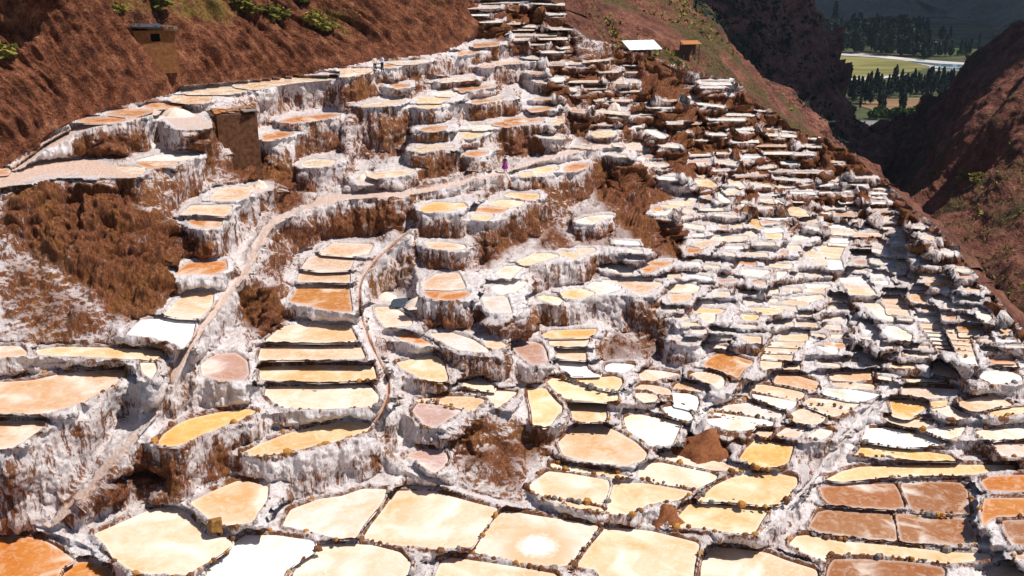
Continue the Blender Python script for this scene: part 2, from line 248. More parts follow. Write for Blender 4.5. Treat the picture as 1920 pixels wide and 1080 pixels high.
# ------------------------------------------------------------------ the survey of the salt pans
# '#' starts a row of pools: phrase | counted from | then one pool a line: tile colour outline.  tile = (left, top, scale) of the survey sheet
# 'T' = a pool seen almost edge-on (two end points and a width), 'S n' = a ladder of n pools inside four corners
TILES = {'s': (0, 0, 1)}
for _i in range(3):
    for _j in range(3): TILES['a%d%d' % (_i, _j)] = (640 * _i, 360 * _j, 3)
for _k, _x, _y in (('b1', 640, 90), ('b2', 960, 90), ('b3', 1280, 90), ('b4', 960, 270), ('b5', 1280, 270), ('b6', 1600, 270), ('b7', 860, 0),
                   ('c1', 960, 450), ('c2', 1280, 450), ('c3', 1600, 450), ('c4', 960, 630), ('c5', 1280, 630), ('c6', 1600, 630)): TILES[_k] = (_x, _y, 6)
POOLS = '''
# in the bottom edge foreground row|left
a02 o 0,865 130,855 230,870 300,905 360,945 420,990 340,1040 270,1080 0,1080
a02 o 440,1000 500,990 620,1040 720,1080 310,1080 360,1045
a02 w 1320,890 1380,850 1560,850 1760,880 1780,930 1700,980 1600,1050 1550,1080 1080,1080 1180,1020 1290,950
s c 520,1080 560,1050 600,1022 640,1018 700,1022 750,1035 770,1055 765,1075 762,1080
a12 c 440,1080 560,1000 620,975 800,1000 1000,1030 1220,1070 1230,1080
s c 1137,988 1220,995 1312,1018 1302,1060 1292,1080 1160,1080 1120,1068 1083,1062 1085,1055 1110,1020
a22 c 160,920 300,925 480,950 580,990 740,1040 760,1060 740,1080 80,1080 110,1000
a22 b 850,985 1050,985 1300,1000 1460,1030 1480,1060 1400,1080 760,1080 820,1030
a22 t 1720,1040 1840,1010 1900,1060 1920,1080 1700,1080
# just behind the foreground row|left
a02 c 525,845 700,770 860,700 970,690 1060,730 1100,780 1150,840 1200,860 1270,850 1310,900 1250,950 1150,1010 1060,1070 860,1075 740,1050 640,980 590,900
a02 t 1070,665 1200,600 1330,545 1400,545 1510,575 1500,650 1450,720 1420,780 1290,800 1180,760 1110,700
s l 530,985 545,955 600,935 640,930 680,916 725,917 718,938 700,962 680,985 668,1008 640,1010 560,992
a12 c 310,600 500,600 650,640 760,670 880,700 850,740 790,830 730,920 650,920 540,930 420,910 330,910 240,900 120,870 170,790 240,700
a12 R 920,710 1100,740 1300,770 1450,800 1400,870 1330,950 1290,1020 1180,1030 1000,1000 760,950 750,930 820,820 870,750
s y 1252,990 1275,965 1293,945 1360,948 1445,950 1430,972 1415,1000 1390,1003 1340,992 1290,988
a22 y 600,900 640,855 700,850 850,880 1200,910 1500,945 1720,955 1740,980 1600,1000 1500,1010 1300,985 1100,960 850,960 800,1000 700,960
# in the lower right brown block|left
a22 b 710,800 760,720 830,705 1000,720 1170,725 1195,790 1205,885 1000,865 850,845 760,830
a22 b 770,580 880,565 1190,560 1215,600 1250,690 1180,705 1000,695 830,680 790,640
a22 b 1200,730 1400,735 1600,760 1640,830 1655,890 1550,905 1230,890 1215,820
a22 b 1225,560 1400,548 1560,555 1600,590 1615,730 1500,730 1300,715 1280,690
# down the lower right edge|top
a22 w 1650,265 1760,250 1920,245 1920,300 1800,310 1740,320 1680,300
a22 l 1740,330 1920,325 1920,410 1800,410 1770,370
a22 o 1680,545 1740,515 1920,500 1920,600 1820,605 1710,600
a22 o 1700,640 1920,640 1920,735 1780,745 1740,760 1690,800 1680,740
a22 b 1790,765 1920,760 1920,900 1860,910 1820,840
a22 b 1870,960 1920,930 1920,1010 1890,1000
# above the lower right brown block|top
a22 w 1050,250 1150,245 1250,265 1450,310 1490,335 1420,345 1300,355 1180,345 1010,320 1020,290
a22 w 1360,260 1480,240 1590,240 1560,290 1500,310 1430,290
a22 g 970,400 1010,350 1080,345 1300,370 1500,400 1540,430 1400,430 1300,425 1150,410
a22 y 800,540 900,490 1000,465 1200,460 1600,455 1850,455 1880,475 1700,495 1640,510 1560,512 1300,515 1100,530 900,548
# on the lower left white walls|left
s t 0,722 60,713 117,700 200,693 237,693 215,722 150,757 90,775 0,778
s t 0,790 85,788 82,800 30,838 0,852
a02 g 880,340 920,280 1000,225 1080,190 1250,155 1400,140 1445,155 1380,190 1250,240 1130,290 1040,340 960,352
s y 452,850 485,833 540,812 600,797 650,790 690,793 698,805 640,825 590,836 540,848 490,856
# left of the broad diagonal path|top
s t 393,374 410,355 440,350 475,352 465,368 430,376
a01 t 1020,125 1080,75 1310,80 1270,135 1100,120
a01 o 1050,155 1250,155 1240,190 1190,205 1090,190
a01 o 980,460 1050,400 1150,390 1270,390 1275,430 1210,460 1090,465
a01 t 920,690 1050,565 1200,560 1190,640 1120,710 1000,705
a01 w 710,800 790,720 900,710 1100,720 1080,810 1030,880 985,850 860,820
a01 y 200,890 330,870 600,875 900,890 920,920 860,945 600,930 220,915
a01 t 0,870 110,865 150,900 140,925 0,925
a01 w 790,960 870,960 880,1000 850,1050 800,1010
a01 p 1130,970 1220,910 1330,905 1390,950 1400,1020 1370,1060 1240,1060 1140,1030
# in the ladder beside the water channel|top
s l 598,475 625,456 700,458 690,475 663,480
s l 565,503 580,483 600,479 664,484 655,506 600,508
s t 558,527 562,511 655,512 655,530
s o 542,565 560,537 653,536 660,585 620,583 565,570
s c 495,640 530,612 560,608 655,610 670,640 600,642
s c 484,675 490,652 540,649 676,650 685,672
s y 488,712 488,688 600,684 700,686 706,712 600,716
s c 497,740 500,725 690,720 710,742 706,764 600,766 530,765
# right of the winding water channel|top
a11 t 470,285 560,280 690,300 700,315 620,325 510,315
a11 l 460,510 540,460 660,455 700,540 600,545 460,540
a11 o 450,555 730,560 700,590 620,610 510,600
a11 w 840,540 900,510 1050,505 980,560 900,575
a11 l 790,590 930,588 960,680 840,675
a11 l 190,650 290,645 360,690 400,720 390,750 250,760 210,710
a11 o 300,805 400,795 510,860 480,865 360,840
a11 l 500,800 600,785 740,830 830,890 820,905 660,885 560,840
a11 t 800,830 880,830 940,870 870,885 820,870
c4 p -20,90 100,60 250,65 340,100 380,170 400,260 380,310 230,320 150,260 60,190
a11 y 310,960 400,940 530,920 570,950 600,1055 560,1070 450,1050 340,990
s y 860,718 903,708 925,722 928,733 880,727
a12 c 420,88 560,70 740,70 810,90 740,158 680,138 540,103 430,98
a12 p 400,150 430,108 540,114 680,152 600,200 530,245 470,230
a12 c 670,45 830,35 990,45 940,90 870,140 830,70
a12 p 350,400 480,360 590,390 600,430 560,480 520,500 400,420
# around the rounded central pools|top
s g 1016,628 1035,620 1120,617 1112,628 1100,632 1030,633
c4 c 420,38 870,32 830,110 600,120 430,100
c4 c 510,150 820,155 830,270 700,260 520,250
c4 w 520,300 640,285 820,290 850,370 920,420 1000,440 900,445 680,448 640,410 560,370
c4 y 580,462 700,467 950,464 1150,454 1230,480 1240,530 1200,590 1180,620 1000,590 800,520
c4 y 400,510 450,475 550,485 700,545 900,605 1180,645 1190,680 1180,730 1050,738 900,725 640,718 560,680 480,600
c4 y 180,590 380,590 420,650 500,740 560,790 560,850 500,900 440,990 360,1030 330,1000 240,1000 225,850 190,700
c4 y 640,762 830,747 1040,752 1050,800 1060,900 1050,960 900,960 760,960 690,930 670,850
a12 c 1220,330 1300,250 1380,220 1450,225 1560,270 1660,330 1720,390 1700,430 1600,460 1400,440 1250,400
a12 y 1180,445 1300,462 1500,492 1620,520 1560,530 1380,500 1180,470
a12 c 1050,575 1160,490 1300,505 1500,540 1510,580 1475,680 1350,655 1200,635 1100,620
a12 y 1130,640 1460,694 1480,715 1330,700
s y 1137,962 1152,905 1210,906 1270,916 1300,922 1270,938 1215,945 1190,962 1175,965
# left of the small red earth mound|top
c4 w 1060,330 1120,310 1300,315 1380,330 1370,350 1280,400 1250,410 1080,400 1050,370
c4 l 1430,430 1470,375 1660,390 1900,430 1700,470 1600,510 1450,490
c4 t 1380,590 1450,545 1600,555 1750,590 1790,620 1780,660 1650,650 1550,610
c4 c 1390,642 1500,642 1620,662 1640,690 1600,740 1480,745 1400,690
s w 1262,737 1290,738 1307,744 1310,754 1305,770 1280,763 1265,760
s w 1243,764 1268,760 1290,770 1300,785 1290,790 1255,780
a12 w 1590,190 1650,165 1780,190 1920,215 1900,250 1860,340 1740,350 1680,300 1610,260
s c 1235,850 1260,846 1300,853 1360,868 1405,880 1380,885 1340,882 1290,872 1250,862
s c 1198,882 1215,869 1240,867 1300,880 1330,886 1345,893 1340,900 1310,915 1280,912 1230,905 1200,898
# around the small red earth mound|top
c5 o 230,330 300,250 430,185 500,195 700,260 790,285 760,330 680,380 640,450 600,470 450,400
c5 t 80,430 160,405 300,410 440,440 470,490 460,560 400,600 340,550 200,490
s t 1262,728 1268,720 1282,716 1305,721 1325,728 1313,734 1285,731
c5 t 1030,500 1060,450 1130,430 1300,450 1530,520 1520,560 1490,620 1380,600 1200,560 1040,530
c5 t 780,552 900,547 1100,580 1330,620 1370,650 1340,700 1280,720 1100,680 900,640 760,600
c5 w 780,652 900,672 1100,704 1280,732 1270,780 1220,820 1100,810 950,750 820,700
c5 l 410,800 560,770 760,750 850,780 1000,820 1130,850 1110,920 1060,940 900,910 700,878 420,830
c5 w 310,870 400,864 700,908 950,948 1020,972 1000,1010 830,998 650,938 400,893
c5 w 280,930 450,922 650,957 820,1012 790,1050 700,1070 500,1060 300,990
c5 c 1230,870 1320,820 1450,830 1620,880 1590,950 1500,1000 1400,990 1250,960 1220,910
c5 c 1390,782 1600,802 1900,842 1850,860 1700,910 1640,880 1500,820
a22 t 400,280 440,260 510,270 480,300
a22 l 520,290 590,240 700,250 650,300
a22 l 700,300 770,250 850,265 800,310
a22 g 320,420 360,360 410,315 500,325 620,350 615,380 595,440 540,465 450,470 380,450
a22 y 80,660 180,570 280,525 400,500 540,505 640,525 645,560 610,610 540,680 450,680 300,665 200,660
# in the flat right hand group|top
s t 1553,702 1570,697 1632,697 1634,712 1600,715 1560,712
s t 1560,718 1600,718 1637,721 1642,730 1600,727 1565,723
s w 1543,740 1550,728 1600,731 1650,740 1640,745 1620,752 1590,750
s c 1505,755 1520,746 1570,751 1612,756 1600,765 1590,769 1540,762
c5 o 1580,90 1650,75 1830,85 1810,130 1700,130
c5 w 1500,115 1700,137 1750,160 1730,200 1680,200
c6 y 580,490 700,475 950,490 1050,518 900,518 620,518
c6 l 570,580 680,570 950,590 1180,600 1150,670 1090,680 900,700 700,680 540,650
c6 g 410,725 600,720 780,740 850,770 800,820 700,890 640,920 560,920 450,890 430,800
c6 g 870,740 1070,725 1040,770 890,790
c6 c 330,910 450,900 620,930 850,960 900,985 800,1030 600,1020 430,980
c6 l 880,825 980,790 1090,785 1200,850 1310,910 1160,950 1050,900
c6 t 1190,740 1400,690 1560,670 1700,720 1790,775 1600,800 1400,850 1300,840 1220,790
c6 y 1530,870 1700,810 1920,780 1920,860 1800,880 1680,910 1550,900
c6 w 1390,450 1480,410 1600,385 1750,390 1880,450 1900,490 1760,520 1560,540 1530,510 1420,470
c6 o 60,255 200,245 300,245 270,300 230,330 60,290
c6 t 905,300 980,285 1040,330 1150,400 1190,460 1050,455 930,430 890,380
c6 o 1530,265 1600,255 1780,262 1820,298 1540,293
c6 t 1540,312 1820,314 1850,350 1700,335
# in the ladder below the brown bank|top
a21 c 560,805 710,800 700,833 530,830
a21 c 510,842 690,845 660,870 480,862
a21 c 470,872 650,880 630,904 460,898
a21 c 460,908 620,916 610,945 440,935
a21 c 440,947 560,957 550,985 460,1000 440,980
a21 c 320,810 440,815 440,850 380,850
# in the inner right hand tan ladder|top
S7 a21 t 1335,738 1430,738 1520,900 1440,890
# in the outer right hand tan ladder|top
S6 a21 t 1490,795 1600,800 1660,975 1575,960
# in the stepped ladders right of centre|top
S4 a21 c 800,180 930,188 985,240 850,240
S2 a21 w 840,262 940,265 925,300 820,295
S4 a21 y 790,305 910,305 880,375 760,355
a21 c 690,320 740,325 790,365 820,410 740,400 700,350
a21 w 810,385 890,385 900,430 830,435
S3 a21 l 880,480 1010,478 1090,580 950,580
S2 s c 1617,567 1646,568 1682,604 1650,598
S4 s c 1655,557 1690,560 1706,592 1665,588
s w 1662,611 1682,613 1700,624 1694,632 1664,628
a21 w 1120,770 1200,775 1290,805 1280,840 1160,815
# near the gully on the far right rim|top
c3 t 640,610 810,610 810,720 640,680
c3 w 630,550 700,515 830,520 790,560
c3 o 790,470 1100,480 1090,500 960,540 870,510
c3 t 750,400 850,420 1090,430 1120,465 870,450
c3 g 480,440 600,415 660,430 600,470
c3 y 610,370 720,385 730,430 620,410
c3 y 460,260 560,245 610,270 580,310 490,310
c3 c 380,330 500,320 540,345 440,360
c3 l 190,370 410,370 340,420 210,410
c3 w 230,465 390,465 390,500 240,490
c3 p 0,215 150,220 140,280 20,260
c3 w 720,862 970,862 920,915 750,908
c3 o 1000,840 1150,840 1150,890 1010,890
c3 c 1200,880 1280,860 1400,890 1290,910
c3 w 1390,800 1450,770 1560,880 1500,920 1400,860
c3 o 1170,980 1230,960 1440,980 1430,1020 1190,1020
c3 c 1030,1000 1140,990 1140,1040 1060,1020
c3 y 1200,1040 1400,1036 1390,1075 1200,1075
c3 t 1640,970 1780,990 1740,1070 1660,1060
# on the brown terraces right of centre|top
c2 t 130,20 390,10 230,90 150,60
c2 o 50,85 230,100 170,145 50,150
c2 l 680,330 990,350 870,420 660,380
c2 p 390,440 640,435 600,470 420,485
c2 c 980,260 1240,280 1200,320 960,290
c2 w 1060,360 1180,360 1070,450
c2 o 1080,140 1180,145 1150,170
c2 w 1390,500 1680,510 1560,540 1400,528
c2 t 1360,555 1590,550 1600,590 1380,580
c2 c 1200,650 1560,620 1600,650 1450,695 1350,675
c2 c 1120,690 1250,680 1430,705 1390,740 1130,715
c2 c 960,735 1270,755 1280,790 1050,762
c2 y 730,762 940,764 1140,792 1060,830 930,840 850,810
c2 g 670,840 860,850 830,890 720,910 680,880
s t 1257,536 1290,532 1312,537 1306,548 1258,547
s t 1255,552 1300,553 1290,565 1260,567
c2 y 150,765 410,780 480,790 400,828 130,812
c2 c 170,838 370,843 350,920 280,930
c2 y 0,925 150,935 200,960 0,960
c2 c 980,550 1060,540 1080,590 1010,610
# on the long white central walls|top
c1 t 720,100 920,95 940,110 850,150 790,160
c1 y 530,150 560,130 760,155 780,170 700,215 650,190
c1 y 50,245 250,155 430,155 530,175 480,190 330,240 170,280
a11 c 870,455 920,420 1030,412 980,455 950,490 900,480
c1 o 1540,245 1820,245 1690,298 1560,278
c1 o 1460,290 1650,312 1530,370 1470,340
c1 w 1080,300 1200,320 1350,330 1350,380 1200,370 1100,330
c1 l 1000,455 1200,460 1600,470 1690,490 1640,530 1540,580 1420,610 1340,560 1240,508
c1 w 840,520 920,470 1050,484 1230,534 1200,560 1100,585 980,620 950,580
c1 y 550,605 640,560 780,550 930,594 900,620 820,640 700,660 600,650
c1 y 290,640 360,625 580,655 560,690 520,735 400,690
# on the golden ledge above the centre|top
a11 y 915,20 960,5 1110,12 1110,38 1050,43
a11 y 830,70 900,44 1030,53 1000,75 950,88
a11 o 740,102 790,82 940,93 900,113 850,117
a11 y 740,127 860,130 820,160 745,150
a11 g 440,90 520,60 690,65 710,85 640,95 580,105 500,110 450,105
b4 w 710,870 820,830 940,810 1100,800 1150,810 1000,850 900,900 800,890
b4 w 1590,782 1700,764 1810,735 1740,790 1620,800
b4 o 1580,710 1700,722 1670,768 1590,752
b4 y 1660,690 1890,700 1860,718 1700,708
b4 t 1740,650 1920,640 1920,690 1790,680
b4 y 250,280 330,255 530,265 420,310 330,345 240,340
b4 y 90,330 230,318 220,360 100,360
b4 o 570,270 700,220 880,225 790,280 700,310 610,300
# along the foot of the red hillside|left
a00 o 0,955 60,950 40,980 0,985
a00 o 440,680 470,665 690,662 700,680 620,690 480,690
a00 o 600,640 640,620 760,615 860,620 800,645 740,655 680,650
a00 o 810,600 860,580 1050,585 1000,600 900,610
a00 t 970,550 1040,538 1190,538 1180,570 1080,580 960,565
a00 c 1020,515 1180,495 1280,488 1400,505 1290,525 1060,525
a00 c 1300,480 1600,442 1900,430 1880,440 1650,460 1430,500
b1 c 0,235 350,235 300,270 100,310 0,320
b1 o 480,180 640,190 560,215 470,205
b1 l 500,150 800,145 1000,140 850,168 650,178
b1 o 1330,80 1320,50 1560,30 1420,60
b7 o 160,500 450,480 430,505 180,525
# below the two standing people|top
b1 o 545,415 620,405 770,410 720,440 620,450
b1 l 1110,350 1500,330 1490,350 1130,378
b1 o 1310,460 1450,435 1700,425 1730,430 1500,460 1350,490
b1 w 1010,510 1090,495 1330,492 1250,540 1080,530
b1 y 840,590 900,560 1230,560 1120,608 860,613
b1 y 850,640 1100,637 1120,650 1000,670 880,665
b1 o 1460,610 1560,585 1830,565 1700,590 1530,620
b1 c 200,650 520,600 600,590 720,590 650,612 500,645
b1 o 890,910 1000,885 1190,880 1150,915 1050,930 940,930
b1 w 1460,870 1780,875 1620,915 1470,915
s o 922,232 945,226 960,222 1000,222 1022,224 975,233 950,237
b1 y 1330,960 1430,950 1600,950 1590,980 1480,1010 1400,1010
a10 c 390,840 480,815 640,820 560,835 460,855
a10 o 690,865 760,850 830,855 750,880
a10 t 150,985 240,965 420,950 350,985 200,1000
# around the ruined adobe hut|left
a00 w 760,905 900,872 1090,865 1120,875 1020,903 800,903
a00 o 770,915 1010,915 950,935 850,945 800,935
a00 t 580,948 750,938 820,952 800,975 700,975
a00 o 1475,760 1560,740 1650,748 1600,770 1520,785 1480,785
a00 o 1570,680 1650,660 1850,640 1920,645 1800,670 1650,690
a00 c 1690,920 1760,895 1890,905 1850,930 1730,940
# below the pale roofed shed|top
b2 o 180,690 420,660 480,650 400,690 230,710
b2 o 510,770 570,760 570,790 520,795
b2 y 430,820 560,810 580,830 480,860
b2 y 890,960 1000,940 1180,940 1150,980 950,1000
b2 w 1490,915 1600,930 1740,1000 1650,1000 1560,960
b2 w 450,330 600,335 560,370 480,370
b2 w 620,450 740,465 700,480
T b2 c 770,592 1040,582 18
T b2 t 940,708 1320,745 18
T b2 t 1340,742 1590,736 14
T b2 t 870,850 1130,854 16
T b2 t 1210,484 1430,478 14
T b2 t 1080,586 1330,592 14
T b2 o 1390,604 1510,606 14
T b2 w 1520,660 1800,672 14
T b2 t 820,455 1060,445 14
T b2 t 640,374 970,374 14
T b2 o 430,182 580,184 16
T b2 t 1740,844 1920,844 14
# on the highest terraces at top|top
T b7 w 260,25 680,20 14
T b7 w 850,30 1190,48 14
T b7 l 110,87 440,82 12
T b7 w 1010,158 1190,152 14
T b7 l 500,258 690,262 12
T b7 w 240,242 480,240 12
T b7 w 130,164 340,162 12
T b7 w 710,292 920,296 12
T b7 l 1040,322 1270,322 12
T b7 t 610,330 850,328 12
T b7 t 610,396 1100,392 12
T b7 w 910,432 1220,432 12
T b7 l 640,444 790,442 12
T b7 t 820,494 970,492 12
T b7 w 930,582 1190,580 14
T b7 w 1140,540 1230,532 14
T b7 o 420,715 700,702 16
T b7 o 240,748 400,744 16
T b7 o 1060,704 1180,714 14
T b7 t 1240,712 1400,708 14
T b7 t 1400,692 1700,664 12
T b7 t 1580,806 1800,802 12
T b7 l 740,645 900,655 16
# on the sunlit rim above the ravine|top
T b3 w 90,612 470,664 16
T b3 w 490,742 810,750 30
T b3 w 290,802 710,806 16
T b3 w 490,912 800,912 16
T b3 w 290,966 490,972 20
T b3 w 560,1054 860,1050 18
T b3 w 900,852 1060,854 16
T b3 l 900,900 1070,910 24
T b3 w 1110,934 1260,934 16
T b3 w 1110,984 1280,988 20
T b3 c 1430,1014 1560,1018 20
T b3 o 0,850 200,842 16
T b3 w 200,442 450,442 12
T b3 w 210,352 560,352 12
T b3 w 240,402 560,402 12
T b3 l 0,412 100,412 12
T b3 w 480,512 560,516 12
T b3 w 820,692 930,706 14
T b6 w 180,492 370,502 26
T b6 w 200,552 400,556 16
T b6 w 210,596 340,604 18
T b6 w 200,662 370,666 16
T b6 o 210,756 430,752 22
T b6 t 0,864 200,872 26
T b6 t 0,1022 340,1022 50
T b6 w 390,642 470,646 24
T b6 w 490,752 550,756 24
# on the upper right brown walls|top
T b5 l 90,124 330,118 16
T b5 l 340,102 520,102 16
T b5 o 830,14 1170,18 14
T b5 w 910,100 1250,102 16
T b5 t 1260,118 1490,114 16
T b5 w 670,150 900,144 16
T b5 o 650,194 770,198 18
T b5 t 850,264 1030,258 22
T b5 o 990,306 1250,308 14
T b5 c 1260,320 1630,318 14
T b5 l 340,300 580,292 14
T b5 o 600,364 950,350 16
T b5 l 1030,384 1440,418 16
T b5 w 1490,460 1700,456 16
T b5 w 1140,548 1500,554 20
T b5 w 1540,540 1900,530 18
T b5 w 1770,652 1920,642 30
T b5 l 1600,728 1810,708 28
T b5 w 1500,776 1680,786 20
T b5 c 1680,188 1820,188 30
T b5 w 1240,640 1410,646 16
T b5 w 870,570 1060,572 16
# right of the big brown slide|top
b5 y 130,405 290,400 390,470 300,480 200,470
b5 c 500,410 620,410 700,480 650,490
b5 c 460,520 660,510 580,560 500,570
b5 w 400,560 440,570 540,650 480,655 420,620
b5 c 870,620 1000,620 1030,670 960,660 890,650
b5 w 1040,630 1080,640 1150,690 1080,690
b5 y 1160,730 1290,710 1400,758 1280,765
b5 y 1120,770 1400,785 1420,810 1240,800
b5 w 840,822 1090,830 1210,830 1130,850
b5 p 880,866 1100,858 1040,890 900,905
b5 y 750,840 860,850 900,930 860,960 740,890
b5 w 920,960 1100,950 1140,980 940,990
b5 y 930,1000 1120,1010 1110,1070 960,1060
b5 w 640,680 740,685 700,700
b5 o 570,710 660,720 640,740
b5 o 190,655 270,660 220,690
b5 y 0,650 160,655 80,690 0,690
b5 o 240,600 340,600 300,620
b5 o 410,930 490,925 500,960
b5 l 270,1070 500,1040 740,1040 700,1080 380,1090
b5 w 1250,1050 1450,1025 1420,1060 1270,1080
b5 c 680,980 800,990 850,1040 760,1030
b5 o 1580,870 1690,870 1680,890
b5 y 170,340 260,340 230,380
'''
# level ground that is not a pool (ledges of the path and of the banks)
FLATS = '''
s 0,352 35,322 100,300 165,300 235,318 260,330 230,333 130,328 80,333 30,344
s 300,215 330,200 370,215 400,238 340,242
s 466,352 480,342 512,346 505,356 475,358
s 668,336 682,322 706,328 700,342 676,345
s 1138,208 1150,198 1172,204 1165,212
s 1295,862 1300,838 1350,836 1362,856
'''
EARTH = '''
.45 1040,400 1250,330 1640,440 1760,470 1900,620 1900,700 1600,690 1300,640 1100,560
.26 620,150 900,120 1100,280 1080,430 900,560 760,500 640,330
.68 80,335 250,335 270,400 360,410 380,470 330,510 330,560 290,600 250,612 200,595 150,540 60,480 0,440 0,352
.48 0,470 70,480 160,560 240,620 160,640 60,640 0,560
.68 125,930 200,870 250,845 310,860 310,920 230,950 160,975 120,980
.7 450,560 480,525 520,540 545,600 500,650 460,610
.7 400,300 480,290 560,320 580,385 520,412 500,360 420,330
.75 160,255 240,260 250,310 200,300 150,280
.75 330,240 405,235 400,290 340,275
.56 500,430 560,400 640,380 750,370 755,435 700,455 600,452 550,480 510,520 480,520 500,470
.66 1090,310 1180,285 1240,330 1280,370 1292,440 1295,500 1200,480 1150,420 1110,380
.6 1230,400 1300,440 1320,500 1350,520 1300,520 1240,490
.56 860,850 940,815 1020,815 1035,850 980,880 990,930 930,920 860,880
.85 800,800 850,790 900,765 910,800 880,830 820,830
.95 1255,835 1310,795 1400,810 1385,850 1330,864 1262,852
.5 1110,640 1150,610 1250,640 1310,680 1180,690 1120,690
.64 1510,612 1560,580 1640,610 1720,650 1712,695 1640,692 1560,655 1520,645
.64 1300,520 1400,520 1485,545 1440,582 1380,602 1350,570
.80 1590,560 1640,590 1640,640 1600,620
.85 1150,160 1400,175 1600,280 1720,420 1640,470 1400,420 1230,330
.7 980,90 1150,110 1200,260 1100,280 1020,200
.75 1290,280 1360,270 1430,290 1440,330 1330,300
.75 1380,340 1560,350 1600,400 1500,430 1400,370
.95 870,10 1050,5 1075,90 1060,120 1000,100 900,60
.65 960,60 1060,60 1110,100 1060,110
.85 1640,330 1720,400 1800,480 1870,560 1925,625 1925,660 1880,620 1780,530 1700,460 1650,400
.8 1140,90 1230,110 1300,160 1390,170 1300,190 1230,210 1180,190
.55 780,600 850,600 960,640 970,690 900,680 800,640
.7 885,575 1000,600 1010,640 900,620
.6 1000,470 1010,420 1040,400 1100,470 1060,490
.45 640,230 660,300 700,320 620,300
.5 820,140 900,150 900,190 830,180
.6 0,830 35,850 45,980 0,1000
.6 880,390 1000,440 930,500 930,540 880,480
'''
# path: width then the line it follows (salt-trodden clay); channel = width of the brine ditch in its middle
PATHS = '''
20 0 0,338 50,318 110,306 180,312 250,326
14 0 0,345 40,310 90,272 140,246 200,228 260,216 330,202
16 0 95,985 150,935 200,875 250,820 290,775
14 0 320,720 350,655 385,605 425,555 460,510 485,460 500,425 550,397 620,372 700,363 750,366
8 0 750,366 830,352 900,337 950,322 1000,303 1080,282 1150,272 1200,280
10 3 770,432 735,458 692,500 674,530 674,580 690,630 710,672 733,720 722,760 705,790
9 -1 700,790 720,850 780,890 860,920 950,945 1030,968 1100,982
8 -1 70,992 130,1005 180,1030 230,1060 260,1080
9 -1 1430,1000 1480,950 1520,905 1550,860 1590,810 1620,775 1650,750
6 2 0,330 40,300 90,262 130,242
7 0 330,160 440,150 600,140 700,135
'''
HILL = [(-190, 340), (0, 318), (40, 292), (85, 262), (115, 238), (140, 226), (200, 205), (330, 172), (345, 160), (440, 152), (560, 142), (700, 112), (830, 100), (890, 70), (905, 40), (880, 0), (868, -140), (-190, -140)]
DOMAIN = [(-190, -140), (1020, -140), (1040, 0), (1062, 12), (1066, 38), (1085, 58), (1105, 72), (1140, 78), (1165, 92), (1230, 104), (1270, 124), (1330, 140), (1375, 147), (1395, 162), (1402, 183),
          (1430, 198), (1460, 212), (1480, 232), (1510, 249), (1545, 259), (1600, 283), (1618, 303), (1640, 327), (1665, 343), (1692, 368), (1722, 398), (1752, 418), (1792, 458), (1817, 498),
          (1842, 528), (1872, 558), (1897, 588), (1907, 608), (2000, 690), (2100, 770), (2200, 860), (2200, 1190), (-190, 1190)]
# ------------------------------------------------------------------ levels of the terraces
def chaikin(P, k=2):
    P = np.asarray(P, float)
    for _ in range(k):
        Q = np.roll(P, -1, 0); P = np.stack([P * .92 + Q * .08, P * .08 + Q * .92], 1).reshape(-1, 2)
    return P
def pts(tile, toks):
    ox, oy, s = TILES[tile]; return [(ox + float(a) / s, oy + float(b) / s) for a, b in (t.split(',') for t in toks)]
def push(P):
    return [(-120 if x <= 1 else 2080 if x >= 1919 else x, 1165 if y >= 1079 else y) for x, y in P]
ORD = ['', 'first', 'second', 'third', 'fourth', 'fifth', 'sixth', 'seventh', 'eighth', 'ninth', 'tenth', 'eleventh', 'twelfth', 'thirteenth', 'fourteenth', 'fifteenth', 'sixteenth',
       'seventeenth', 'eighteenth', 'nineteenth', 'twentieth'] + ['twenty-' + x for x in ('first', 'second', 'third', 'fourth', 'fifth', 'sixth', 'seventh', 'eighth', 'ninth')]
pools, clusters = [], []
for ln in POOLS.strip().splitlines():
    if ln.startswith('#'):
        ph, ax = ln[1:].strip().split('|'); clusters.append((ph, ax)); continue
    tk = ln.split(); c = len(clusters) - 1
    if tk[0] == 'T':
        (x0, y0), (x1, y1) = pts(tk[1], tk[3:5]); h = max(float(tk[5]) / 6 * .85, 1.9); k = min(h * .5, (x1 - x0) * .1)
        pools.append(dict(c=c, col=tk[2], P=[(x0, y0 + h * .4), (x0 + k, y0 - h * .5), (x1 - k, y1 - h * .5), (x1, y1 + h * .2), (x1 - k * .6, y1 + h * .5), (x0 + k * .6, y0 + h * .55)], thin=1))
    elif tk[0][0] == 'S':
        n = int(tk[0][1:]); tl, tr, br, bl = [np.array(p) for p in pts(tk[1], tk[3:7])]
        for i in range(n):
            a, b = (i + .10) / n, (i + .90) / n
            P = [tl + (bl - tl) * a, tr + (br - tr) * a, tr + (br - tr) * b, tl + (bl - tl) * b]
            col = tk[2] if RNG.random() < .6 else RNG.choice('wcyt')
            pools.append(dict(c=c, col=col, P=[tuple(p) for p in P], thin=0))
    else: pools.append(dict(c=c, col=tk[1], P=push(pts(tk[0], tk[2:])), thin=0))
NP_ = len(pools)                                              # these are pools one can point to; the small ones between them follow
def quick_dist(P, x, y): return min(math.hypot(max(P[0] - x, 0, x - P[2]), max(P[1] - y, 0, y - P[3])) for P in P)
FILLR = [(985, 120), (1100, 105), (1240, 125), (1380, 175), (1500, 260), (1600, 300), (1660, 370), (1760, 450), (1850, 560), (1910, 640), (1910, 720), (1700, 720), (1500, 700), (1280, 640), (1180, 470), (1120, 300), (1020, 260)]
bx_ = [(min(x for x, _ in p['P']), min(y for _, y in p['P']), max(x for x, _ in p['P']), max(y for _, y in p['P'])) for p in pools]
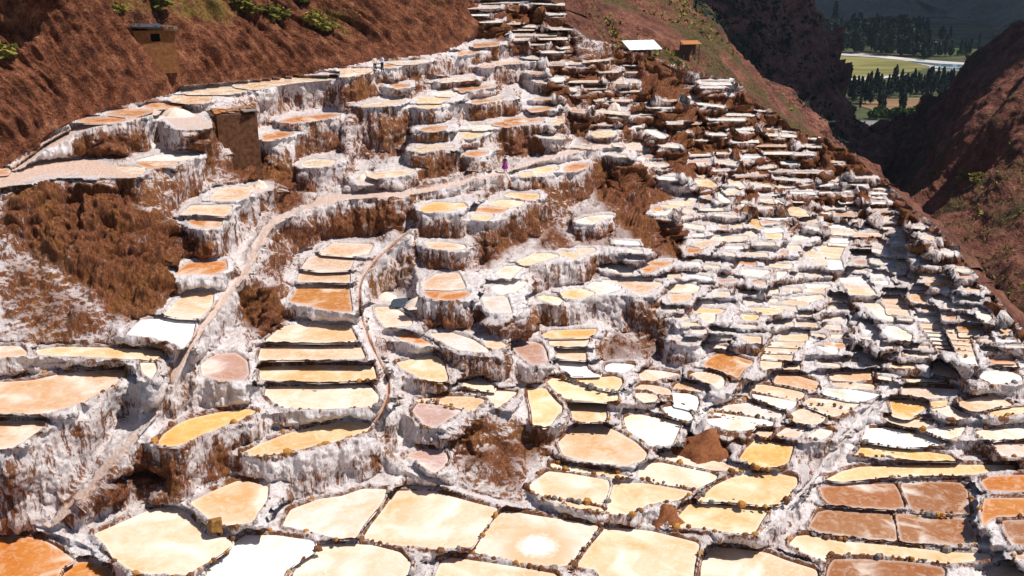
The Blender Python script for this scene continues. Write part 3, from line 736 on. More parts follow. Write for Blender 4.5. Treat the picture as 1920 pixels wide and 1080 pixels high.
def in_poly(P, x, y):
    r = False; x0, y0 = P[-1]
    for x1, y1 in P:
        if (y1 > y) != (y0 > y) and x < (x0 - x1) * (y - y1) / (y0 - y1) + x1: r = not r
        x0, y0 = x1, y1
    return r
fr_ = random.Random(21); tries = 0; NF_ = 0
while NF_ < 150 and tries < 14000:
    tries += 1; x, y = fr_.uniform(985, 1905), fr_.uniform(110, 715)
    if not in_poly(FILLR, x, y) or (y < 330 and NF_ > 55): continue
    if in_poly([(1090, 310), (1180, 285), (1280, 370), (1300, 500), (1200, 480), (1110, 380)], x, y): continue
    k = smooth(120, 620, y); w_, h_ = fr_.uniform(9, 20) * (1 + .3 * k), fr_.uniform(1.3, 2.2) + 2.8 * k * fr_.random(); sl = fr_.uniform(-.02, .16)
    b_ = (x - w_, y - h_ - abs(sl) * w_, x + w_, y + h_ + abs(sl) * w_)
    if any(b_[0] < q[2] + 3 and q[0] < b_[2] + 3 and b_[1] < q[3] + 5 and q[1] < b_[3] + 5 for q in bx_): continue
    e_ = fr_.uniform(.1, .5) * w_
    pools.append(dict(c=-2, col=fr_.choice('wwlccyto'), P=[(x - w_ + e_ * .3, y - sl * w_ - h_), (x + w_ * .9, y + sl * w_ - h_ * .9), (x + w_, y + sl * w_ + h_ * .6), (x + w_ - e_ * .6, y + sl * w_ + h_), (x - w_, y - sl * w_ + h_ * .8)], thin=1)); bx_.append(b_); NF_ += 1
NQ_ = len(pools)
for ln in FLATS.strip().splitlines():
    tk = ln.split(); pools.append(dict(c=-1, col='', P=push(pts(tk[0], tk[1:])), thin=0, flat=1))
def grow(P, r):                                            # traced outlines lie a little inside the dykes
    P = np.asarray(P, float); A_, B_ = np.roll(P, 1, 0), np.roll(P, -1, 0); t = B_ - A_; nrm = np.stack([t[:, 1], -t[:, 0]], 1); nrm /= np.linalg.norm(nrm, axis=1, keepdims=True) + 1e-9
    ar = 0.5 * np.sum(P[:, 0] * B_[:, 1] - B_[:, 0] * P[:, 1]); return P + nrm * r * (1 if ar > 0 else -1)
for p in pools: p['S'] = grow(chaikin(p['P'], 1 if p['thin'] else 2), 0.3 if p['thin'] else 1.4)

G = 2.0; U0, V0 = -140.0, -100.0; NU, NV = 1131, 636
ug = U0 + G * np.arange(NU); vg = V0 + G * np.arange(NV); UU, VV = np.meshgrid(ug, vg)
def inside(P, X, Y):
    P = np.asarray(P, float); r = np.zeros(X.shape, bool); x0, y0 = P[-1]
    for x1, y1 in P:
        if y0 != y1:
            c = ((y1 > Y) != (y0 > Y)); r ^= c & (X < (x0 - x1) * (Y - y1) / (y0 - y1) + x1)
        x0, y0 = x1, y1
    return r
def seg_dist(P, X, Y, closed=True):
    P = np.asarray(P, float); d = np.full(X.shape, 1e9); idx = range(len(P)) if closed else range(1, len(P))
    for i in idx:
        ax, ay = P[i - 1]; bx, by = P[i]; dx, dy = bx - ax, by - ay; L = dx * dx + dy * dy + 1e-9
        t = np.clip(((X - ax) * dx + (Y - ay) * dy) / L, 0, 1); np.minimum(d, (X - ax - t * dx) ** 2 + (Y - ay - t * dy) ** 2, out=d)
    return np.sqrt(d)
def window(P, m):
    P = np.asarray(P); i0, i1 = [int(np.clip((x - U0) / G, 0, NU)) for x in (P[:, 0].min() - m, P[:, 0].max() + m + G)]
    j0, j1 = [int(np.clip((y - V0) / G, 0, NV)) for y in (P[:, 1].min() - m, P[:, 1].max() + m + G)]
    return slice(j0, j1), slice(i0, i1)
MARG = 44.0
DIST = np.full((NV, NU), MARG); NEAR = np.full((NV, NU), -1, np.int32)
for k, p in enumerate(pools):
    w = window(p['S'], MARG); X, Y = UU[w], VV[w]
    d = seg_dist(p['S'], X, Y); d[inside(p['S'], X, Y)] *= -1
    p['w'], p['d'] = w, d
    b = d < DIST[w]; DIST[w][b] = d[b]; NEAR[w][b] = k
ID = np.where(DIST < 0, NEAR, -1)
# smooth guess of the distance to the slope, from the height of the people standing on it
PRI = np.array([(960, 1080, 48), (100, 1080, 50), (1850, 1080, 50), (960, 900, 56), (200, 800, 56), (200, 400, 72), (300, 200, 80), (0, 330, 70), (710, 120, 92), (947, 310, 88), (1700, 800, 64), (1900, 600, 88),
                (1500, 400, 112), (1300, 200, 170), (1000, 30, 165), (1650, 350, 150), (1560, 270, 175), (960, 600, 68), (400, 600, 64), (1400, 620, 80)], float)
def prior(u, v):
    u = np.asarray(u, float); v = np.asarray(v, float); d2 = (u[..., None] - PRI[:, 0]) ** 2 + (1.6 * (v[..., None] - PRI[:, 1])) ** 2 + 900
    w = d2 ** -1.6; return 1 / ((w / PRI[:, 2]).sum(-1) / w.sum(-1))
def tanq(u, v): r = ray(u, v); return -r[..., 2] / r[..., 1]
rows, rhs, wts = [], [], []
n = len(pools); acc = {}
for i in range(0, NU):
    col = ID[:, i]; last, lj = -1, 0
    for j in np.nonzero(col >= 0)[0]:
        k = col[j]
        if last >= 0 and k != last:
            gap = (j - lj) * G
            if gap < 170: acc.setdefault((last, k), []).append((vg[lj], vg[j], ug[i]))
        last, lj = k, j
for (a, b), L in acc.items():
    L = np.array(L); gap = np.median(L[:, 1] - L[:, 0]); f = 0.35 if gap < 11 else 0.80 if gap < 90 else 0.68
    va = L[:, 0]; vb = va + f * (L[:, 1] - L[:, 0]); y = np.median(np.log(tanq(L[:, 2], va) / tanq(L[:, 2], vb)))
    r = np.zeros(n); r[a] = 1; r[b] = -1; rows.append(r); rhs.append(y); wts.append(min(len(L), 14) * (1.0 if gap < 60 else 60.0 / gap))
acc = {}
for j in range(0, NV, 2):
    rw = ID[j]; last, li = -1, 0
    for i in np.nonzero(rw >= 0)[0]:
        k = rw[i]
        if last >= 0 and k != last and (i - li) * G < 16: acc[(last, k)] = acc.get((last, k), 0) + 1
        last, li = k, i
for (a, b), c in acc.items():
    r = np.zeros(n); r[a] = 1; r[b] = -1; rows.append(r); rhs.append(0.0); wts.append(0.25 * min(c, 10))
for k, p in enumerate(pools):
    u, v = p['S'].mean(0); z = -prior(u, v) * ray(u, v)[2]; r = np.zeros(n); r[k] = 1; rows.append(r); rhs.append(math.log(z)); wts.append(1.0)
A = np.array(rows) * np.array(wts)[:, None]; sol = np.linalg.lstsq(A, np.array(rhs) * np.array(wts), rcond=None)[0]
for k, p in enumerate(pools): p['z'] = -math.exp(sol[k])

# inverse distance over the whole slope: exact on every level pool, stretched like a skin between them
DOM = inside(DOMAIN, UU, VV); HILLM = inside(HILL, UU, VV) & DOM
RZ = ray(UU, VV); val = np.zeros((NV, NU)); fix = np.zeros((NV, NU), bool)
for k, p in enumerate(pools):
    w = p['w']; m = (NEAR[w] == k) & (p['d'] < 0.5); val[w][m] = (RZ[w][..., 2] / p['z'])[m]; fix[w][m] = True
def dep(u, v):
    i = int((u - U0) / G); j = int((v - V0) / G); return i, j
for i in range(NU):                                       # the red hillside climbs at 40 degrees behind the pools at its foot
    if ug[i] > 890: break
    jj = np.nonzero(fix[:, i] & (vg < 420))[0]
    d0 = 0.97 * prior(ug[i], 150 + 180 * max(0, 1 - ug[i] / 700)); v0 = 150 + 180 * max(0, 1 - ug[i] / 700)
    if len(jj) and vg[jj[0]] < 300: v0 = vg[jj[0]]; d0 = 1 / val[jj[0], i]
    r0 = ray(ug[i], v0); z0, y0 = r0[2] * d0, r0[1] * d0; r1 = ray(ug[i], vg[0]); tl = math.tan(math.radians(41))
    d1 = (z0 - tl * y0) / (r1[2] - tl * r1[1]); val[0:2, i] = 1 / d1; fix[0:2, i] = True
k9 = np.ones(9) / 9; row = val[0, :]; m = fix[0, :].copy(); nn = m.sum(); s = np.convolve(np.pad(row[:nn], 30, 'edge'), np.ones(61) / 61, 'valid'); val[0:2, :nn] = s
def fill(val, fix, dom, it=90):
    h, w = val.shape
    if min(h, w) > 10:
        H, Wd = (h + 1) // 2 * 2, (w + 1) // 2 * 2
        pv = np.zeros((H, Wd)); pf = np.zeros((H, Wd)); pd = np.zeros((H, Wd)); pv[:h, :w] = val * fix; pf[:h, :w] = fix; pd[:h, :w] = dom
        bl = lambda a: a.reshape(H // 2, 2, Wd // 2, 2).sum((1, 3))
        cf = bl(pf); c = fill(np.where(cf > 0, bl(pv) / np.maximum(cf, 1), 0), cf > 0, bl(pd) > 0, it)
        x = np.repeat(np.repeat(c, 2, 0), 2, 1)[:h, :w]
    else: x = np.full((h, w), val[fix].mean() if fix.any() else 0.0)
    x = np.where(fix, val, x); d = np.pad(dom, 1).astype(float)
    cnt = d[:-2, 1:-1] + d[2:, 1:-1] + d[1:-1, :-2] + d[1:-1, 2:]; cnt = np.maximum(cnt, 1)
    for _ in range(it):
        q = np.pad(x * dom, 1); y = (q[:-2, 1:-1] + q[2:, 1:-1] + q[1:-1, :-2] + q[1:-1, 2:]) / cnt
        x = np.where(fix, val, np.where(dom, y, x))
    return x
INV = fill(val, fix, DOM)
# terracing: below the dyke of each pool an almost upright wall, at its foot level ground as high as the next pool down
MEMB = np.clip(1.0 / np.maximum(INV, 1 / 320.0), 30, 320)
zs = np.array([p['z'] for p in pools] + [0.0]); PLT = np.where(NEAR >= 0, zs[NEAR] / RZ[..., 2], MEMB)
DYK = (DIST * PLT / FPX < np.clip((-RZ[..., 2] / RZ[..., 1] - .06) / .3, .3, 1) * (0.17 + .14 * fbm(np.stack([UU * .03, VV * .05, 0 * UU], -1), 3, 77))) & (NEAR >= 0) & DOM; ID2 = np.where(DYK | (DIST < 0), NEAR, -1)
ZH = np.where(ID2 >= 0, zs[ID2], np.nan); ci = np.broadcast_to(np.arange(NU), (NV, NU)); hm = ID2 >= 0
li = np.maximum.accumulate(np.where(hm, ci, -1), 1); ri = np.minimum.accumulate(np.where(hm, ci, NU)[:, ::-1], 1)[:, ::-1]
rr_ = np.arange(NV)[:, None]; lz, rz_ = ZH[rr_, np.clip(li, 0, NU - 1)], ZH[rr_, np.clip(ri, 0, NU - 1)]; gap_ = (ri - li) * G
BAT = 0.13; RY, RZZ = RZ[..., 1], RZ[..., 2]
def wall_pass(HARD, ZH):                                   # the almost upright wall under the lowest hard edge above, in every column
    TW = np.full((NV, NU), np.nan); GA = np.full((NV, NU), 9999.0); ZA = np.full((NV, NU), np.nan); c = np.full(NU, np.nan); za = np.full(NU, np.nan); g = np.full(NU, 9999.0)
    for j in range(NV):
        m = HARD[j]; z = np.where(m, ZH[j], 0); y = z / RZZ[j] * RY[j]
        c = np.where(m, y - BAT * z, c); za = np.where(m, z, za); g = np.where(m, 0, g + G); TW[j] = c / (RY[j] - BAT * RZZ[j]); GA[j] = g; ZA[j] = za
    return TW, GA, ZA
TW0, GA0, _ = wall_pass(hm, ZH); tw0 = np.where(np.isfinite(TW0) & (GA0 < 150), TW0, 1e6)
dl, dr = (ci - li) * G, (ri - ci) * G; jit = 6 * fbm(np.stack([UU * .08, VV * .05, 0 * UU], -1), 2, 78); left = (dl < dr + jit)
okl, okr = (li >= 0), (ri < NU); dl = np.where(okl, dl, 1e4); dr = np.where(okr, dr, 1e4); zn = np.where(left, lz, rz_)
farz = (UU > 1050) & (VV < 440); both = (dl + dr < np.where(farz, 40, 64)) & (np.abs(lz - rz_) < 2.6); one = np.minimum(dl, dr) < np.where(farz, 3, 9 + jit)
ok = (~hm) & (both | one) & np.isfinite(zn) & DOM & ~inside(HILL, UU, VV); ok &= np.where(ok, zn / RZZ, 1e9) <= tw0 * 1.004
PATHL = []
for ln in PATHS.strip().splitlines():
    tk = ln.split(); P = np.array([tuple(map(float, t.split(','))) for t in tk[2:]])
    for _ in range(2): P = np.vstack([P[:1], np.stack([P[:-1] * .75 + P[1:] * .25, P[:-1] * .25 + P[1:] * .75], 1).reshape(-1, 2), P[-1:]])
    zz = np.array([RZ[int(np.clip(round((y - V0) / G), 0, NV - 1)), int(np.clip(round((x - U0) / G), 0, NU - 1)), 2] * MEMB[int(np.clip(round((y - V0) / G), 0, NV - 1)), int(np.clip(round((x - U0) / G), 0, NU - 1))] for x, y in P])
    for _ in range(6): zz[1:-1] = .25 * zz[:-2] + .5 * zz[1:-1] + .25 * zz[2:]
    PATHL.append((float(tk[0]), float(tk[1]), P)); w = window(P, 20); X_, Y_ = UU[w], VV[w]; bd = np.full(X_.shape, 1e9); bz = np.zeros(X_.shape)
    for i in range(1, len(P)):
        ax, ay = P[i - 1]; dx, dy = P[i] - P[i - 1]; t = np.clip(((X_ - ax) * dx + (Y_ - ay) * dy) / (dx * dx + dy * dy + 1e-9), 0, 1); dd = np.hypot(X_ - ax - t * dx, Y_ - ay - t * dy)
        m = dd < bd; bd[m] = dd[m]; bz[m] = (zz[i - 1] + t * (zz[i] - zz[i - 1]))[m]
    m = (bd < float(tk[0]) * .5) & (ID2[w] < 0) & DOM[w]; ZH[w][m] = bz[m]; ok[w][m] = False
ZH = np.where(ok, zn, ZH); HARD = np.isfinite(ZH)
TW, GA, ZA = wall_pass(HARD, ZH)
TF = np.full((NV, NU), np.nan); GB = np.full((NV, NU), 9999.0); ZB = np.full((NV, NU), np.nan)
zb = np.full(NU, np.nan); g = np.full(NU, 9999.0)
for j in range(NV - 1, -1, -1):
    m = HARD[j]; zb = np.where(m, ZH[j], zb); g = np.where(m, 0, g + G); TF[j] = zb / RZZ[j]; GB[j] = g; ZB[j] = zb
tw, tf = np.nan_to_num(TW, nan=1e6), np.nan_to_num(TF, nan=1e6)
blend = np.clip(GB / 8, 0, 1); TT = np.minimum(tw * blend + np.minimum(tw * 9, tf) * (1 - blend), tf)
bad = ~np.isfinite(TW) | ~np.isfinite(TF) | (GA + GB > 190) | ((ZB > ZA + .05))
soft = np.clip((GA + GB - 110) / 80, 0, 1); TT = np.where(bad, MEMB, TT * (1 - soft) + MEMB * soft)
TT = np.where(HARD, np.where(HARD, ZH, -1.0) / RZZ, TT); TT = np.clip(TT, MEMB * .8, MEMB * 1.25); TT = np.where(inside(HILL, UU, VV), MEMB, TT)
I0 = 1.0 / TT; x = I0.copy(); hard = HARD
for _ in range(40):                                        # banks beside the pools slope away sideways
    q = np.pad(x, ((0, 0), (1, 1)), 'edge'); x = np.where(hard, I0, .05 * I0 + .475 * (q[:, :-2] + q[:, 2:]))
I0 = x.copy()
for _ in range(4):
    q = np.pad(x, 1, 'edge'); x = np.where(hard, I0, .55 * I0 + .45 * (q[:-2, 1:-1] + q[2:, 1:-1] + 1.5 * q[1:-1, :-2] + 1.5 * q[1:-1, 2:]) / 5)
T = 1.0 / x
def P_at(u, v):                                           # the point of the slope seen at a place in the survey
    i = int(round((u - U0) / G)); j = int(round((v - V0) / G)); return Vector(ray(u, v) * T[j, i])
if __name__ == '__main__':
    for q in ((710, 130), (947, 320), (285, 110), (960, 1060), (1700, 800), (1500, 400), (1300, 200), (1000, 50), (1650, 350), (200, 400), (1900, 620), (600, 900)):
        p = P_at(*q); print('SURVEY', q, 'depth %.1f prior %.1f z %.1f' % (T[int((q[1] - V0) / G), int((q[0] - U0) / G)], prior(*q), p.z))
# ------------------------------------------------------------------ the slope: walls, dykes, banks, paths
def mask_lines(txt):
    e = np.zeros((NV, NU), np.float32)
    for ln in txt.strip().splitlines():
        tk = ln.split(); P = [tuple(map(float, t.split(','))) for t in tk[1:]]; w = window(P, 44)
        d = seg_dist(P, UU[w], VV[w]); d[inside(P, UU[w], VV[w])] *= -1
        e[w] = np.maximum(e[w], float(tk[0]) * smooth(40, -34, d))
    return e
EARTH0 = mask_lines(EARTH); FLATM = (NEAR >= NQ_) & (DIST < 0); DROP = np.minimum(GA, 300) * T / FPX               # metres below the rim
FRAC = GA / np.maximum(GA + GB, 1.0); EARTHA = np.clip(EARTH0 * (.35 + .65 * np.maximum(smooth(.05, .45, DROP), smooth(.12, .45, FRAC))) + .30 * smooth(.25, 1.6, DROP) - .05, 0, 1).astype(np.float32); EARTHA = np.where((NEAR >= NQ_) | (DIST > 30), np.maximum(EARTHA, EARTH0), EARTHA)
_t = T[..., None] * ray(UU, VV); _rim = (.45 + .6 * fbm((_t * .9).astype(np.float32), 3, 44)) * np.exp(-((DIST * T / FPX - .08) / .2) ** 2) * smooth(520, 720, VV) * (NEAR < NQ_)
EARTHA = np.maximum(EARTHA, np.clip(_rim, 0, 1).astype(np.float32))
PATHA = np.zeros((NV, NU), np.float32); PCOL = np.zeros((NV, NU), np.float32); CHAN = np.zeros((NV, NU), np.float32); PDIST = np.full((NV, NU), 99.0)
for wd, cw, P in PATHL:
    w = window(P, 30); d0 = seg_dist(P, UU[w], VV[w], closed=False); d = np.abs(d0 + .25 * wd * fbm(np.stack([UU[w] * .05, VV[w] * .07, 0 * UU[w]], -1), 3, 91))
    PATHA[w] = np.maximum(PATHA[w], smooth(wd * .8, wd * .35, d)); PDIST[w] = np.minimum(PDIST[w], d / wd)
    if cw >= 0: PCOL[w] = np.maximum(PCOL[w], smooth(wd * .8, wd * .35, d))
    if cw > 0: CHAN[w] = np.maximum(CHAN[w], smooth(cw * .75, cw * .4, np.abs(d0 + 1.2 * fbm(np.stack([UU[w] * .06, VV[w] * .06, 0 * UU[w]], -1), 2, 92))))
FLATM = (NEAR >= NQ_) & (DIST < 0)
MPP = T / FPX                                               # metres per survey pixel
DM = DIST * MPP                                             # metres to the nearest pool edge
B = RZ * T[..., None]                                       # base positions
gx = np.gradient(B, axis=1); gy = np.gradient(B, axis=0); N = np.cross(gy, gx); N /= np.linalg.norm(N, axis=-1, keepdims=True) + 1e-9
N[N[..., 1] > 0.15] *= 1                                     # normals face the viewer's side of the slope
flip = (N * B).sum(-1) > 0; N[flip] *= -1
hz = smooth(0.03, 0.5, DM) * (1 - .85 * PATHA)              # room for relief away from the dykes
far_k = np.clip(DM / 1.6, 0, 1) * (1 - .8 * PATHA) * np.where(FLATM, .3, 1)
Pn = B.astype(np.float32)
flute = fbm(Pn * np.array([2.0, 2.0, .26], np.float32), 4, 3)           # crust runs down the walls
lump = fbm(Pn * np.float32(3.3), 3, 11); crag = fbm(Pn * np.array([.55, .55, .4], np.float32), 4, 21)
steep = smooth(0.8, 0.35, N[..., 2])
crag2 = ridged(Pn * np.array([.9, .9, .55], np.float32), 4, 51)
lz_ = B[..., 2] * .75 + .9 * fbm(Pn * np.float32(.25), 3, 57); ledge = smooth(.0, .55, lz_ - np.floor(lz_)) - .5
EK = smooth(.53, .66, EARTH0); cleft = ridged(Pn * np.array([.55, .55, .10], np.float32), 4, 58)
disp = hz * (EARTH0 * .22 * crag2 + EK * (.30 * crag2 + .75 * ledge - .45 * smooth(.5, 1.3, cleft))) + hz * steep * (0.20 * flute + 0.08 * lump) + hz * (1 - steep) * 0.05 * lump + (.25 * hz * steep + far_k * (0.25 + .45 * EARTHA)) * crag
# gullies of the red hillside run down to the right
gp = lambda u, v: B[int((v - V0) / G), int((u - U0) / G)]
e1 = gp(330, 120) - gp(272, 40); e1 /= np.linalg.norm(e1); e2 = np.cross(N[HILLM].mean(0), e1); e2 /= np.linalg.norm(e2)
a_, b_ = (B * e1).sum(-1), (B * e2).sum(-1); wob = fbm(Pn * np.float32(.15), 2, 60)
gul = ridged(np.stack([b_ * .40 + wob * .5, a_ * .07, 0 * a_], -1), 4, 31); gul2 = fbm(np.stack([b_ * 1.5 + wob, a_ * .30, B[..., 2] * .2], -1), 4, 35)
hd = seg_dist(HILL, UU, VV) * HILLM; hk = smooth(0, 46, hd) * (.15 + .85 * smooth(35, 85, np.hypot(UU - 288, VV - 95)))
disp = np.where(HILLM, hk * (.75 * gul + 0.45 * gul2) + smooth(0, 10, hd) * .22 * crag, disp)
X = B + N * disp[..., None]
GRZ = np.clip((-RZ[..., 2] / RZ[..., 1] - .06) / .42, .12, 1)          # far pools have the lowest dykes
rimh = (0.15 + 0.07 * fbm(Pn * np.float32(1.7), 2, 41)) * GRZ
lift = np.where(DM > 0, rimh * smooth(-.02, .09, DM) * (1 - smooth(.12, .30, DM)), -0.26 * smooth(0.0, -.10, DM))
lift = np.where((NEAR >= NQ_) | (NEAR < 0), 0, lift) + (0.07 * GRZ * lump * smooth(.02, .1, DM) * (1 - smooth(.2, .5, DM)))
lift -= 0.22 * CHAN;  lift += 0.10 * (smooth(.3, .5, PDIST) * smooth(.95, .6, PDIST)) * hz
X[..., 2] += lift
MUD_SHADE = np.exp(-(DM / np.maximum(.07, 1.1 * MPP)) ** 2) * (NEAR < NQ_) * (.45 + .4 * fbm(Pn * np.float32(.5), 2, 43))  # wet mud band that also carries the dyke's shadow line as colour
# which pool a stretch of wall belongs to: the one whose edge it carries
above = np.full((NV, NU), -1, np.int32); run = np.full((NV, NU), 999, np.int32); cur = np.full(NU, -1, np.int32); cnt = np.full(NU, 999, np.int32)
for j in range(NV):
    isp = ID[j] >= 0; cur = np.where(isp, ID[j], cur); cnt = np.where(isp, 0, cnt + 1); above[j] = cur; run[j] = cnt
free = ((EARTH0 > .55) & (run * G > 26)) | (PATHA > .6) | HILLM
OWN = np.where((run * G < 95) & ~free, above, -1)
OWN = np.where((OWN < 0) & (DIST < 5) & ~HILLM, NEAR, OWN)
OWN[OWN >= NP_] = -1
OWN[HILLM] = -2
OWN[(PATHA > .6) & (OWN < 0) & ~HILLM] = -3
keep = DOM & (DIST > -5)
keep |= FLATM
q = keep[:-1, :-1] & keep[1:, :-1] & keep[:-1, 1:] & keep[1:, 1:]
jj, ii = np.nonzero(q); vid = np.arange(NV * NU).reshape(NV, NU)
QF = np.stack([vid[jj, ii], vid[jj + 1, ii], vid[jj + 1, ii + 1], vid[jj, ii + 1]], 1); QO = OWN[jj, ii]
XF = X.reshape(-1, 3); AT = {'earth': EARTHA.ravel(), 'path': PCOL.ravel() * .9 + .8 * FLATM.ravel() * (EARTH0.ravel() < .5), 'channel': CHAN.ravel(), 'mud_shade': MUD_SHADE.ravel()}
def piece(name, faces, mat, origin=None, extra=None):
    u, inv = np.unique(faces, return_inverse=True); V = XF[u]
    if origin is not None: V = V - np.array(origin)
    me = mesh_np(name, V, inv.reshape(-1, 4), {k: a[u] for k, a in (extra or AT).items()}); me.materials.append(mat)
    return link(bpy.data.objects.new(name, me))
def comps(mask):                                          # label connected quads of one wall, keep the largest
    lab = np.where(mask, np.arange(mask.size).reshape(mask.shape) + 1, 0)
    while True:
        q = np.pad(lab, 1); n2 = np.where(mask, np.maximum.reduce([q[1:-1, 1:-1], q[:-2, 1:-1], q[2:, 1:-1], q[1:-1, :-2], q[1:-1, 2:]]), 0)
        if (n2 == lab).all(): return lab
        lab = n2
QG = np.full((NV, NU), -9, np.int32); QG[jj, ii] = QO
for k in range(NP_):
    p = pools[k]; w = p['w']; ws = (slice(w[0].start, min(NV, w[0].stop + 50)), slice(w[1].start, w[1].stop)); msk = QG[ws] == k
    if not msk.any(): continue
    lab = comps(msk); u_, c_ = np.unique(lab[lab > 0], return_counts=True)
    if len(u_) > 1: QG[ws][msk & (lab != u_[c_.argmax()])] = -1
    if c_.max() < 6: QG[ws][msk] = -1
QO = QG[jj, ii]
order = np.argsort(QO, kind='stable'); so_ = QO[order]; st = np.searchsorted(so_, np.arange(-3, NP_ + 1))
grp = {k: QF[order[st[k + 3]:st[k + 4]]] for k in range(-3, NP_)}
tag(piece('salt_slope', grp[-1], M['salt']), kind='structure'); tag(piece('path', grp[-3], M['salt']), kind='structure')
veg = np.clip(fbm(Pn * np.float32(.16), 2, 71) * .10 + .16 * smooth(150, 0, VV) - .05, -.1, .2)
tag(piece('hillside', grp[-2], M['hill'], extra={'veg': veg.ravel()}), kind='structure')
# the back of the slope, falling away behind the rim into the ravine
edge = np.array([p for p in DOMAIN if p[0] > 1000 and p[1] < 700], float)
tt = np.linspace(0, len(edge) - 1, 140); E = np.stack([np.interp(tt, np.arange(len(edge)), edge[:, k]) for k in (0, 1)], 1)
Vv, Ff = [], []
for k, (u, v) in enumerate(E):
    t = T[int(np.clip((v + 8 - V0) / G, 0, NV - 1)), int(np.clip((u - 8 - U0) / G, 0, NU - 1))]; p = ray(u - 3, v + 4) * t
    for s in range(6): Vv.append(p + np.array([s * 3.5, s * 4.0, -s * s * 1.6 - .15]) + .5 * s * NR.normal(size=3) * .4)
for k in range(len(E) - 1):
    for s in range(5): a = k * 6 + s; Ff.append((a, a + 1, a + 7, a + 6))
me = mesh_np('slope_back', np.array(Vv), np.array(Ff), {'veg': np.zeros(len(Vv))}); me.materials.append(M['ravine'])
tag(link(bpy.data.objects.new('slope_back', me)), kind='structure')

# ------------------------------------------------------------------ the pools
CW = {'w': ('white', (0.82, 0.78, 0.74)), 'c': ('cream', (0.70, 0.545, 0.405)), 'y': ('pale yellow', (0.715, 0.53, 0.315)), 'g': ('golden', (0.69, 0.42, 0.14)),
      't': ('tan', (0.67, 0.47, 0.325)), 'l': ('pinkish white', (0.71, 0.57, 0.49)), 'o': ('orange', (0.52, 0.205, 0.048)), 'b': ('brown', (0.34, 0.15, 0.065)),
      'p': ('dull pink', (0.47, 0.30, 0.26)), 'R': ('cream', (0.66, 0.50, 0.37))}
by = {}
for k, p in enumerate(pools[:NP_]): by.setdefault(p['c'], []).append(k)
RANK = {}
for c, ks in by.items():
    ax = 0 if clusters[c][1] == 'left' else 1
    for r, k in enumerate(sorted(ks, key=lambda k: pools[k]['S'].mean(0)[ax])): RANK[k] = r + 1
POOLOBJ = []
def shore(p, ext, uq):                                     # the outermost points are drawn in to the true edge of the pool
    w, d = p['w'], p['d']; gv, gu = np.gradient(d, G); o_ = np.clip(d - ext, 0, None); nn_ = np.hypot(gu, gv) + 1e-6
    return (UU[w] - gu / nn_ * o_).ravel()[uq], (VV[w] - gv / nn_ * o_).ravel()[uq]
for k, p in enumerate(pools[:NP_]):
    cw, rgb = CW[p['col']]; ph, ax = clusters[p['c']]; cen = p['S'].mean(0); org = at_z(cen[0], cen[1], p['z'])
    e = empty('salt_pool', org); POOLOBJ.append(e)
    nm = 'narrow ' if p['thin'] else ''
    lab = '%s%s salt pool, %s from %s, %s' % (nm, cw, ORD[RANK[k]], ax, ph)
    if p['col'] == 'R': lab = 'cream salt pool with a white spot ringed in orange near the bottom'
    tag(e, lab, 'salt pool', 'salt pools ' + ph)
    w = p['w']; d = p['d']; mpp_ = (p['z'] / ray(cen[0], cen[1])[2]) / FPX; ext = float(np.clip(.09 / mpp_, .7, 2.6)); ins = d < ext
    qq = ins[:-1, :-1] | ins[1:, :-1] | ins[:-1, 1:] | ins[1:, 1:]
    qj, qi = np.nonzero(qq)
    if len(qj):
        vd = np.arange(d.size).reshape(d.shape); F = np.stack([vd[qj, qi], vd[qj + 1, qi], vd[qj + 1, qi + 1], vd[qj, qi + 1]], 1)
        uq, inv = np.unique(F, return_inverse=True); u, v = shore(p, ext, uq)
        gz_ = float(np.clip((tanq(*cen) - .06) / .42, .12, 1)); V = at_z(u, v, p['z'] - 0.045 * gz_) - org; md = -d.ravel()[uq] * (p['z'] / ray(cen[0], cen[1])[2]) / FPX
        at = {'edge': md}
        if p['col'] == 'R':
            c0 = at_z(1008.0, 1028.0, p['z']); r = np.hypot((V[:, 0] + org[0] - c0[0]) / 3.0, (V[:, 1] + org[1] - c0[1] - .3) / 3.0); at['spot'] = 1.30 - r * .72
        me = mesh_np('brine', V, inv.reshape(-1, 4), at); me.materials.append(M['brine_ring' if p['col'] == 'R' else 'brine'])
        b = link(bpy.data.objects.new('brine', me)); b.parent = e
        j = [RNG.uniform(.90, 1.08) for _ in range(2)]; b.color = (min(.95, rgb[0] * j[0]), min(.95, rgb[1] * j[0] * j[1]), min(.95, rgb[2] * j[0] * j[1] ** 2), 1)
    if len(grp[k]):
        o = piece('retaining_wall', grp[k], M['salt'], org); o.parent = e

AV, AQ, AE, AC, nb = [], [], [], [], 0
for p in pools[NP_:NQ_]:
    w = p['w']; d = p['d']; ins = d < .7; qq = ins[:-1, :-1] | ins[1:, :-1] | ins[:-1, 1:] | ins[1:, 1:]; qj, qi = np.nonzero(qq); vd = np.arange(d.size).reshape(d.shape); cen = p['S'].mean(0)
    F = np.stack([vd[qj, qi], vd[qj + 1, qi], vd[qj + 1, qi + 1], vd[qj, qi + 1]], 1); uq, inv = np.unique(F, return_inverse=True)
    AV.append(at_z(*shore(p, .7, uq), p['z'] - .008)); AQ.append(inv.reshape(-1, 4) + nb); AE.append(-d.ravel()[uq] * (p['z'] / ray(*cen)[2]) / FPX)
    AC.append(np.tile(np.array([*CW[p['col']][1], 1.0]) * RNG.uniform(.9, 1.05), (len(uq), 1))); nb += len(uq)
me = mesh_np('small_salt_pools', np.vstack(AV), np.vstack(AQ), {'edge': np.concatenate(AE)}); ca = me.color_attributes.new('tint', 'FLOAT_COLOR', 'POINT'); ca.data.foreach_set('color', np.vstack(AC).astype(np.float32).ravel())
me.materials.append(M['brine_far']); tag(link(bpy.data.objects.new('small_salt_pools', me)), 'countless tiny salt pools between the larger ones on the right slope', 'salt pools', kind='stuff')
